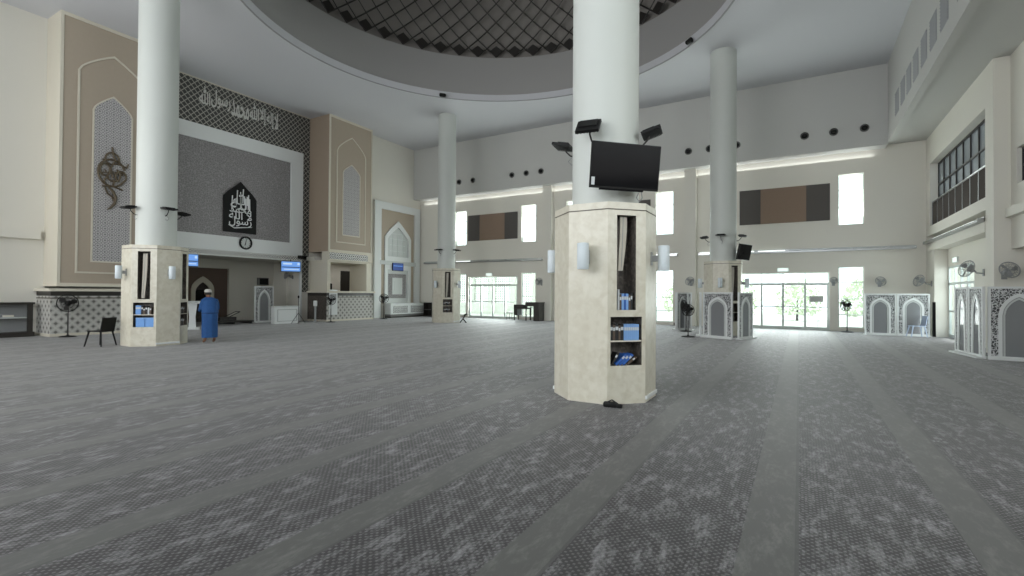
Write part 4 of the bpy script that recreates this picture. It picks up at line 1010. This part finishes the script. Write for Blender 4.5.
def wall_fan(label, loc, rz, R_=0.22, yaw=0.0):
    t = thing('wall_fan', label, 'fan', loc, rz)
    B().bbox_bevel(-0.06, 0.06, -0.03, 0, -0.2, 0.02, 0.006).obj('mount', 'grey', t)
    B().tube([(0, -0.02, -0.12), (0, -0.18, -0.1), (0, -0.24, 0.0)], 0.022, 8).obj('arm', 'grey', t, smooth=True)
    h = thing_child('fan_head', t, (0, -0.45, 0.02), yaw)
    b = B(); cage(b, R_, 0.07, (0, 0, 0), 18); blades(b, R_, (0, 0, 0)); b.lathe([(0.04, 0.05), (0.07, 0.08), (0.07, 0.2), (0.04, 0.24)], 12, (0, 0, 0), axis='y')
    h2 = b.obj('fan_head', 'grey', t, (0, -0.42, 0.04)); h2.rotation_euler = (R(-18), 0, yaw)
    return t
def thing_child(*a): return None
stand_fan('black pedestal fan in front of the patterned counter at far left', (-21.85, 6.98, 0), R(63), 1.17, 0.29)
stand_fan('black pedestal fan in front of the paper notice on the right counter', (-21.7, 17.95, 0), R(50), 1.18, 0.25)
stand_fan('black pedestal fan between the right counter and the fretwork cabinet', (-21.9, 22.05, 0), R(48), 1.25, 0.28)
stand_fan('black pedestal fan standing close left of the arched screens at the far right column', (-3.62, 19.45, 0), R(8), 1.02, 0.22)
stand_fan('black pedestal fan beside the narrow folded screen near the far glass doors', (-4.32, 22.3, 0), R(-50), 1.12, 0.24)
stand_fan('black pedestal fan in front of the narrow window right of the far doors', (1.78, 26.1, 0), R(-38), 1.18, 0.25)
wall_fan('grey wall fan on the far wall above the two-panel screen', (3.05, FY, 2.2), 0, 0.2, 0.3)
wall_fan('grey wall fan on the right wall beyond the side door', (RX, 25.7, 2.2), -PI / 2, 0.24, 0.6)
wall_fan('grey wall fan on the right wall at the near side of the side door', (RX + 0.4, 20.9, 2.45), -PI / 2, 0.27, 0.5)
wall_fan('grey wall fan on the pilaster by the right-hand screens', (4.85, 18.4, 2.28), 0, 0.22, 0.2)
wall_fan('grey wall fan on the side wall inside the mihrab room', (-25.2, 18.15, 2.55), 0, 0.25, -0.3)
wall_fan('grey wall fan on the far pilaster left of the folded screen', (-4.75, FY - 0.35, 2.25), 0, 0.22, -0.2)
wall_fan('grey wall fan on the far wall right of the left glass doors', (-13.45, FY, 2.3), 0, 0.22, 0.3)
wall_fan('grey wall fan on the far wall beside the right door frame', (1.36, FY, 2.25), 0, 0.15, 0.3)

# ------------------------------------------------------------------ prayer screens
SH = 1.70
def screen_panel(p0, p1, label, group='white arched prayer screens', H=SH, z0=0.04, arches=1):
    p0 = Vector((*p0, 0)); p1 = Vector((*p1, 0)); e = p1 - p0; W = e.length; rz = math.atan2(e.y, e.x); c = (p0 + p1) / 2
    t = thing('screen_panel', label, 'screen', (c.x, c.y, 0), rz, group)
    f = 0.055 if W > 0.7 else 0.045; hw = W / 2
    b = B(); b.bb(-hw, -hw + f, -0.03, 0.03, z0, H); b.bb(hw - f, hw, -0.03, 0.03, z0, H); b.bb(-hw + f, hw - f, -0.03, 0.03, H - f, H); b.bb(-hw + f, hw - f, -0.03, 0.03, z0, z0 + f * 0.9)
    b.obj('frame', 'white', t)
    iw = W - 2 * f; aw = iw * 0.74
    ar = arch_pts(0, aw, z0 + f * 0.9, 1.12, H - 0.17, flat=0.75); ro = rect_match(ar, 0, iw, z0 + f * 0.9, H - f)
    B().band(ro, ar, -0.012, 0.012).obj('fret_board', 'screenpat', t)
    i1 = shrink(ar, 0, 0.075 * min(1, W)); AB = B().band(ar, i1, -0.024, 0.024).obj('arch_band', 'white', t)
    i2 = shrink(i1, 0, 0.02); i3 = shrink(i2, 0, 0.035 * min(1, W)); B().band(i2, i3, -0.018, 0.018).obj('inner_arch_band', 'alu', AB)
    B().band(i1, i2, -0.008, 0.008).obj('arch_groove', 'grey', AB)
    B().slab(i3, -0.004, 0.004).obj('glass', 'screenglass', t)
    B().bb(-hw - 0.02, hw + 0.02, -0.16, 0.16, 0, z0).obj('foot_plate', 'white', t)
    return t
screen_panel((2.36, 25.05), (3.42, 25.12), 'white arched screen near the right corner, left of the pair')
screen_panel((3.44, 25.12), (4.49, 25.2), 'white arched screen near the right corner, right of the pair with a chair behind')
screen_panel((3.92, 18.75), (4.02, 17.95), 'narrow white arched screen seen obliquely at the right-hand enclosure, farther one', H=1.86)
screen_panel((4.03, 17.92), (4.13, 17.12), 'narrow white arched screen seen obliquely at the right-hand enclosure, nearer one', H=1.86)
screen_panel((4.20, 17.10), (5.35, 17.02), 'wide white arched screen cut by the right edge of the picture', H=1.86)
screen_panel((-3.13, 19.83), (-2.06, 19.33), 'white arched screen facing the camera before the far right column')
screen_panel((-1.88, 19.42), (-1.50, 20.35), 'white arched screen turned to the right before the far right column')
screen_panel((-3.40, 20.75), (-3.26, 20.05), 'white arched screen seen nearly edge-on left of the far right column')
screen_panel((-4.85, 23.9), (-4.82, 23.0), 'narrow folded white screen near the far pilaster, left leaf')
screen_panel((-4.76, 22.95), (-4.42, 23.6), 'narrow folded white screen near the far pilaster, middle leaf')
screen_panel((-4.36, 23.6), (-4.10, 22.8), 'narrow folded white screen near the far pilaster, right leaf')
screen_panel((-24.35, 15.32), (-24.45, 16.44), 'grey-white arched screen standing inside the mihrab opening', H=1.9)
def curtain(t, w, h, d=0.08, folds=5):
    n_ = folds * 6; A1 = [(-w / 2 + w * i / n_, 0.0) for i in range(n_ + 1)]
    vs = []; fs = []
    for j, z in enumerate((0.02, h * 0.5, h)):
        for i in range(n_ + 1):
            x = -w / 2 + w * i / n_; vs.append((x * (1 - 0.12 * j / 2), d * 0.5 * math.sin(i / 6 * 2 * PI), z))
    m_ = n_ + 1
    for j in range(2):
        for i in range(n_): fs.append((j * m_ + i, j * m_ + i + 1, (j + 1) * m_ + i + 1, (j + 1) * m_ + i))
    nb = len(vs); vs += [(v[0], v[1] + 0.02, v[2]) for v in vs]; fs += [tuple(reversed([i + nb for i in f])) for f in fs]
    return B()._add(vs, fs)
t = thing('black_curtain', 'black curtain bundle hanging behind the right edge of the corner screens', 'curtain', (4.585, 25.02, 0), R(-10))
curtain(t, 0.11, 1.35, 0.08, 2).obj('cloth', 'black', t, smooth=True); B().tube([(-0.05, 0.01, 1.36), (0.05, 0.01, 1.36)], 0.015, 6).obj('rail', 'darkmetal', t)

# ------------------------------------------------------------------ chairs and small furniture
def plastic_chair(label, loc, rz, mat):
    t = thing('plastic_chair', label, 'chair', loc, rz)
    b = B(); b.bbox_bevel(-0.22, 0.22, -0.22, 0.2, 0.42, 0.45, 0.012); b.obj('seat', mat, t, smooth=True)
    b = B(); rot = Matrix.Rotation(-0.18, 3, 'X'); vs = []
    b.box((0, 0.235, 0.62), (0.46, 0.022, 0.42), 0, rot); b.box((-0.2, 0.22, 0.52), (0.035, 0.03, 0.2), 0, rot); b.box((0.2, 0.22, 0.52), (0.035, 0.03, 0.2), 0, rot); b.obj('backrest', mat, t)
    for sx in (-1, 1):
        for sy in (-1, 1): B().tube([(sx * 0.19, sy * 0.18, 0.43), (sx * 0.25, sy * 0.26, 0.0)], [0.026, 0.018], 6).obj('leg', mat, t)
    return t
plastic_chair('black plastic chair beside the left-hand column base', (-17.58, 6.38, 0), R(-64), 'black')
plastic_chair('pale blue plastic chair by the pair of corner screens', (4.0, 24.7, 0), R(-80), 'chairblue')
# desk and table by the far left doors
t = thing('console_desk', 'dark upright desk with solid side by the far left glass doors', 'desk', (-13.5, 25.95, 0), 0)
b = B(); b.bb(0.05, 0.42, -0.35, 0.3, 0.0, 1.03); b.obj('pedestal', 'wood_dark', t)
B().bb(-0.5, 0.45, -0.38, 0.33, 1.03, 1.10).obj('top', 'wood_dark', t); B().bb(-0.5, 0.05, -0.35, 0.3, 0.86, 1.03).obj('drawer_box', 'wood_dark', t)
for y in (-0.32, 0.27): B().bb(-0.48, -0.44, y, y + 0.04, 0, 0.86).obj('leg', 'darkmetal', t)
t = thing('side_table', 'dark low table piled with black equipment beside the upright desk', 'table', (-14.45, 26.05, 0), 0)
B().bb(-0.45, 0.45, -0.3, 0.3, 0.68, 0.74).obj('tabletop', 'wood_dark', t); B().bb(-0.42, -0.2, -0.28, 0.28, 0.3, 0.68).obj('drawer_unit', 'wood_dark', t)
for sx in (-1, 1):
    for sy in (-1, 1): B().bb(sx * 0.4 - 0.025, sx * 0.4 + 0.025, sy * 0.26 - 0.02, sy * 0.26 + 0.02, 0, 0.68).obj('leg', 'wood_dark', t)
t = thing('amplifier_case', 'black equipment case on the low table by the far doors', 'case', (-14.5, 26.05, 0.741), 0)
B().bbox_bevel(-0.44, 0.3, -0.2, 0.2, 0, 0.2, 0.01).obj('case_body', 'black', t); B().bb(-0.3, 0.28, -0.205, -0.2, 0.04, 0.16).obj('front_plate', 'darkmetal', t)
t = thing('stool', 'small dark stool left of the low table by the far doors', 'stool', (-15.2, 25.95, 0), 0)
B().bb(-0.2, 0.2, -0.18, 0.18, 0.42, 0.46).obj('seat', 'wood_dark', t)
for sx in (-1, 1):
    for sy in (-1, 1): B().tube([(sx * 0.17, sy * 0.15, 0.42), (sx * 0.19, sy * 0.17, 0)], 0.014, 6).obj('leg', 'darkmetal', t)
t = thing('white_stool', 'white tubular stool outside the far right glass doors', 'stool', (0.98, 27.5, 0.0), 0)
B().bb(-0.22, 0.22, -0.15, 0.15, 0.42, 0.46).obj('seat', 'alu', t)
for sx in (-1, 1):
    for sy in (-1, 1): B().tube([(sx * 0.2, sy * 0.13, 0.42), (sx * 0.2, sy * 0.13, 0)], 0.018, 6).obj('leg', 'alu', t)
# low dark dumb shelf right of the fretwork cabinet
t = thing('low_shelf', 'small dark open shelf right of the fretwork cabinet', 'shelf', (-21.95, 26.43, 0), 0)
b = B(); b.bb(-0.35, 0.35, -0.22, 0.22, 0, 0.05); b.bb(-0.35, 0.35, -0.22, 0.22, 0.9, 0.95); b.bb(-0.35, -0.31, -0.22, 0.22, 0.05, 0.9); b.bb(0.31, 0.35, -0.22, 0.22, 0.05, 0.9); b.bb(-0.31, 0.31, 0.19, 0.22, 0.05, 0.9); b.obj('carcass', 'wood_dark', t)
B().bb(-0.31, 0.31, -0.2, 0.19, 0.45, 0.48).obj('shelf', 'midgrey', t)
t = thing('leaning_stand', 'small black folding stand on the floor beside the far left column', 'stand', (-15.72, 21.75, 0), R(20))
B().tube([(-0.18, 0, 0.0), (0.12, 0, 0.42)], 0.03, 6).obj('front_leg', 'black', t); B().tube([(0.18, 0, 0.0), (-0.02, 0, 0.24)], 0.03, 6).obj('rear_leg', 'black', t); B().box((0.14, 0, 0.46), (0.2, 0.2, 0.06), 0, Matrix.Rotation(-0.5, 3, 'Y')).obj('top_rest', 'black', t)

# mihrab furniture
t = thing('marble_podium', 'low white panelled podium at the right of the mihrab opening', 'podium', (-22.9, 15.75, 0), PI / 2)
b = B(); b.bb(-0.5, 0.85, -0.35, -0.05, 0.0, 0.84); b.obj('body', 'white', t)
B().bb(-0.55, 0.9, -0.4, 0.0, 0.84, 0.90).obj('top', 'alu', t)
b = B(); b.bb(-0.35, 0.75, -0.365, -0.35, 0.12, 0.14); b.bb(-0.35, 0.75, -0.365, -0.35, 0.7, 0.72); b.bb(-0.35, -0.33, -0.365, -0.35, 0.14, 0.7); b.bb(0.73, 0.75, -0.365, -0.35, 0.14, 0.7); b.obj('panel_beading', 'grey', t)
t = thing('microphone_stand', 'thin black tripod microphone stand leaning on the white podium', 'microphone stand', (-21.95, 16.15, 0), R(60))
for k in range(3):
    a = 2 * PI * k / 3 + 0.4; B().tube([(0, 0, 0.55), (0.38 * math.cos(a), 0.38 * math.sin(a), 0.01)], 0.012, 5).obj('leg', 'black', t)
B().tube([(0, 0, 0.5), (0, 0, 1.3)], 0.013, 6).obj('pole', 'black', t); B().lathe([(0.03, 0), (0.045, 0.05), (0.04, 0.12), (0.0, 0.14)], 12, (0, 0, 1.3)).obj('microphone', 'black', t, smooth=True)
t = thing('bollard_post', 'slim pale post standing before the dark end of the right counter', 'post', (-22.2, 17.35, 0), 0)
B().lathe([(0.11, 0), (0.11, 0.03), (0.055, 0.05), (0.055, 0.85), (0.04, 0.87)], 16).obj('post', 'grey', t, smooth=True); B().lathe([(0.09, 0.87), (0.1, 0.9), (0.1, 1.14), (0.08, 1.16)], 16).obj('head', 'white', t, smooth=True)
t = thing('speaker_box', 'small dark box speaker on the back wall of the mihrab room', 'speaker', (-26.99, 17.4, 2.0), PI / 2)
B().bbox_bevel(-0.3, 0.3, -0.22, 0, 0, 0.42, 0.01).obj('cabinet', 'midgrey', t); B().bb(-0.26, 0.26, -0.228, -0.22, 0.04, 0.38).obj('grille', 'black', t)
t = thing('stair_bench', 'low dark slatted platform on the floor of the mihrab opening', 'platform', (-24.7, 14.2, 0), PI / 2)
B().bb(-1.0, 1.0, -0.5, 0.5, 0.08, 0.14).obj('deck', 'wood_dark', t)
for x in (-0.9, 0, 0.9): B().bb(x - 0.04, x + 0.04, -0.45, 0.45, 0, 0.08).obj('bearer', 'black', t)
t = thing('folded_trolley', 'dark folded trolley lying on the platform in the mihrab opening', 'trolley', (-24.7, 14.2, 0.141), PI / 2)
b = B(); b.tube([(-0.5, -0.2, 0.02), (0.45, -0.2, 0.45)], 0.02, 6); b.tube([(-0.5, 0.2, 0.02), (0.45, 0.2, 0.45)], 0.02, 6); b.tube([(0.45, -0.2, 0.45), (0.45, 0.2, 0.45)], 0.02, 6); b.obj('handle_frame', 'darkmetal', t)
B().bb(-0.55, 0.25, -0.24, 0.24, 0.02, 0.2).obj('tray', 'wood_dark', t)
# lectern
t = thing('lectern', 'white lectern with a sloping open top before the person in blue', 'lectern', (-22.2, 11.22, 0), R(60)); t.scale = (1.1, 1.1, 1.04)
B().bbox_bevel(-0.24, 0.24, -0.2, 0.2, 0, 0.08, 0.01).obj('foot', 'white', t)
b = B(); P = []
for z, w_ in ((0.08, 0.12), (0.5, 0.10), (1.05, 0.15)): P += [(-w_, -w_ * .7, z), (w_, -w_ * .7, z), (w_, w_ * .7, z), (-w_, w_ * .7, z)]
b._add(P, [(0, 1, 5, 4), (1, 2, 6, 5), (2, 3, 7, 6), (3, 0, 4, 7), (4, 5, 9, 8), (5, 6, 10, 9), (6, 7, 11, 10), (7, 4, 8, 11), (8, 9, 10, 11), (3, 2, 1, 0)]); b.obj('pedestal', 'white', t)
B().box((0, 0, 1.1), (0.62, 0.42, 0.04), 0, Matrix.Rotation(0.16, 3, 'X')).obj('reading_top', 'white', t)
# outside: paving, patterned block and hedge seen through the glass
struct(B().bb(-60, 40, 27.0, 70, -0.3, -0.05).obj('floor_outside', 'paving'))
t = thing('garden_wall', 'pale boundary wall with pierced pattern panels outside the far left doors', 'wall', (-22, 34, -0.05), 0)
b = B(); b.bb(-8, 8, 0, 0.3, 0, 0.9); b.bb(-8, 8, 0, 0.3, 3.4, 3.9)
for k in range(9): b.bb(-8 + k * 2, -7.5 + k * 2 if k < 8 else 8, 0, 0.3, 0.9, 3.4)
b.obj('wall_body', 'outwall', t)
b = B()
for k in range(8):
    for q in range(7):
        b.bb(-7.4 + k * 2 + 0.2 * q, -7.34 + k * 2 + 0.2 * q, 0.1, 0.2, 0.9, 3.4)
    for q in range(12): b.bb(-7.5 + k * 2, -6.0 + k * 2, 0.1, 0.2, 1.0 + 0.2 * q, 1.06 + 0.2 * q)
b.obj('pierced_panels', 'outwall', t)
rnd = random.Random(3)
for k, x in enumerate((-7.5, -3.8, -0.1, 3.6, 7.3)):
    t = thing('garden_shrub', 'pale green shrub outside the far right doors, %s from left' % ORD[k], 'shrub', (x, 37 + rnd.random(), -0.05), 0, 'shrubs outside the far right doors')
    b = B()
    for q in range(900):
        a = rnd.random() * 2 * PI; u = rnd.random() ** 0.5; z = 0.4 + rnd.random() * 2.3; rr = 1.5 * u * math.sin(min(PI, 0.5 + z / 2.8 * 2.4)); c = Vector((rr * math.cos(a), rr * math.sin(a) * 0.7, z)); s_ = 0.12 + rnd.random() * 0.12
        v = [c + Vector((rnd.uniform(-s_, s_), rnd.uniform(-s_, s_), rnd.uniform(-s_, s_))) for _ in range(3)]; b._add(v, [(0, 1, 2)])
    b.obj('foliage', 'leaf', t); B().tube([(0, 0, 0), (0.05, 0, 1.6)], [0.08, 0.03], 7).obj('stem', 'wood_dark', t)

# ------------------------------------------------------------------ the person
def skin_body(name, joints, edges, mat, parent, levels=2):
    me = bpy.data.meshes.new(name); me.from_pydata([j[0] for j in joints], edges, []); o = bpy.data.objects.new(name, me); COL.objects.link(o)
    m1 = o.modifiers.new('skin', 'SKIN'); m1.use_smooth_shade = True; m2 = o.modifiers.new('sub', 'SUBSURF'); m2.levels = levels; m2.render_levels = levels
    sv = me.skin_vertices[0].data
    for i, j in enumerate(joints): sv[i].radius = (j[1], j[1]) if not isinstance(j[1], tuple) else j[1]
    sv[0].use_root = True
    me.materials.append(M[mat]); bpy.context.view_layer.update()
    dg = bpy.context.evaluated_depsgraph_get(); me2 = bpy.data.meshes.new_from_object(o.evaluated_get(dg)); COL.objects.unlink(o); bpy.data.objects.remove(o)
    me2.materials.clear(); me2.materials.append(M[mat]); me2.polygons.foreach_set('use_smooth', [True] * len(me2.polygons))
    p = bpy.data.objects.new(name, me2); COL.objects.link(p); p.parent = parent; return p
# the person faces local +y (towards the mihrab), back to the camera
pr = thing('person', 'person in a blue robe and white cap standing at the lectern, back to the camera', 'person', (-15.92, 8.56, 0), R(78))
J = [((0, 0, 0.86), 0.13), ((0, 0.01, 1.08), 0.125), ((0, 0.03, 1.28), 0.14), ((0, 0.09, 1.37), 0.06), ((0, 0.15, 1.44), 0.055), ((0, 0.20, 1.51), 0.088), ((0, 0.21, 1.58), 0.075),
     ((-0.16, 0.04, 1.29), 0.055), ((-0.22, 0.08, 1.06), 0.045), ((-0.19, 0.30, 1.02), 0.034), ((0.16, 0.04, 1.29), 0.055), ((0.22, 0.08, 1.06), 0.045), ((0.19, 0.30, 1.02), 0.034),
     ((-0.10, 0, 0.78), 0.09), ((-0.12, 0.02, 0.45), 0.062), ((-0.13, -0.01, 0.10), 0.042), ((-0.14, 0.13, 0.035), 0.034), ((0.10, 0, 0.78), 0.09), ((0.12, 0.02, 0.45), 0.062), ((0.13, -0.01, 0.10), 0.042), ((0.14, 0.13, 0.035), 0.034),
     ((-0.19, 0.37, 1.03), 0.03), ((0.19, 0.37, 1.03), 0.03)]
Ed = [(0, 1), (1, 2), (2, 3), (3, 4), (4, 5), (5, 6), (2, 7), (7, 8), (8, 9), (9, 21), (2, 10), (10, 11), (11, 12), (12, 22), (0, 13), (13, 14), (14, 15), (15, 16), (0, 17), (17, 18), (18, 19), (19, 20)]
for sx, root in ((-1, 21), (1, 22)):
    for q, (dx, ln) in enumerate(((-0.024, 0.055), (-0.008, 0.068), (0.008, 0.065), (0.024, 0.05))):
        i = len(J); J.append(((sx * 0.19 + dx, 0.405, 1.035), 0.009)); J.append(((sx * 0.19 + dx, 0.405 + ln * 0.6, 1.03), 0.008)); J.append(((sx * 0.19 + dx, 0.405 + ln * 0.9, 1.01), 0.007)); Ed += [(root, i), (i, i + 1), (i + 1, i + 2)]
    i = len(J); J.append(((sx * 0.155, 0.375, 1.03), 0.011)); J.append(((sx * 0.135, 0.405, 1.02), 0.009)); Ed += [(root, i), (i, i + 1)]
skin_body('body', J, Ed, 'skin', pr)
# head features
b = B(); b.lathe([(0.0, -0.012), (0.016, 0.0), (0.0, 0.03)], 8, (0, 0.308, 1.535)); b.obj('nose', 'skin', pr, smooth=True)
for sx in (-1, 1):
    B().lathe([(0.0, -0.035), (0.017, -0.015), (0.02, 0.01), (0.0, 0.035)], 8, (sx * 0.088, 0.20, 1.54)).obj('ear', 'skin', pr, smooth=True)
    B().lathe([(0.0, -0.01), (0.011, 0), (0.0, 0.01)], 8, (sx * 0.033, 0.286, 1.56)).obj('eye', 'black', pr, smooth=True)
B().bb(-0.025, 0.025, 0.285, 0.294, 1.483, 1.491).obj('mouth', 'niche_brown', pr)
b = B(); b.lathe([(0.094, -0.05), (0.1, -0.01), (0.1, 0.03)], 20, (0, 0.195, 1.55), cap=False); b.obj('hair', 'black_hair', pr, smooth=True)
b = B(); b.lathe([(0.105, 0.0), (0.108, 0.03), (0.10, 0.07), (0.07, 0.095), (0.0, 0.105)], 24, (0, 0.195, 1.58), cap=False); b.obj('cap', 'cap', pr, smooth=True)
def cloth_ring(rows, n=40, folds=9, seed=1):
    vs = []; fs = []
    for (z, rx, ry, cy, amp) in rows:
        for i in range(n):
            a = 2 * PI * i / n; w_ = 1 + amp * math.sin(folds * a + z * 1.3 + seed) + amp * 0.4 * math.sin((folds * 2 + 1) * a + seed * 2)
            vs.append((rx * w_ * math.cos(a), cy + ry * w_ * math.sin(a), z))
    for j in range(len(rows) - 1):
        for i in range(n): fs.append((j * n + i, j * n + (i + 1) % n, (j + 1) * n + (i + 1) % n, (j + 1) * n + i))
    return B()._add(vs, fs)
b = cloth_ring([(0.17, 0.215, 0.17, 0.0, 0.05), (0.4, 0.22, 0.175, 0.0, 0.045), (0.7, 0.215, 0.175, 0.0, 0.03), (0.95, 0.225, 0.175, 0.0, 0.02), (1.0, 0.20, 0.155, 0.0, 0.01)], 48, 8)
b.obj('robe_skirt', 'robe', pr, smooth=True)
b = cloth_ring([(0.93, 0.235, 0.19, 0.0, 0.03), (1.05, 0.228, 0.178, 0.01, 0.02), (1.2, 0.235, 0.175, 0.03, 0.012), (1.32, 0.225, 0.155, 0.06, 0.006), (1.39, 0.17, 0.12, 0.09, 0.0), (1.43, 0.085, 0.085, 0.13, 0.0)], 48, 7, 2)
b.obj('robe_top', 'robe', pr, smooth=True)
b = cloth_ring([(0.925, 0.24, 0.195, 0.0, 0.03), (0.945, 0.244, 0.199, 0.0, 0.03)], 48, 7, 2); b.obj('painted_waist_shadow', 'robeshade', pr, smooth=True)  # shadow under the robe top's hem, made as a darker blue band
for sx in (-1, 1):
    B().tube([(sx * 0.15, 0.03, 1.34), (sx * 0.20, 0.05, 1.22), (sx * 0.225, 0.08, 1.06), (sx * 0.215, 0.19, 1.02), (sx * 0.19, 0.31, 1.03)], [0.08, 0.078, 0.07, 0.065, 0.055], 12).obj('sleeve', 'robe', pr, smooth=True)
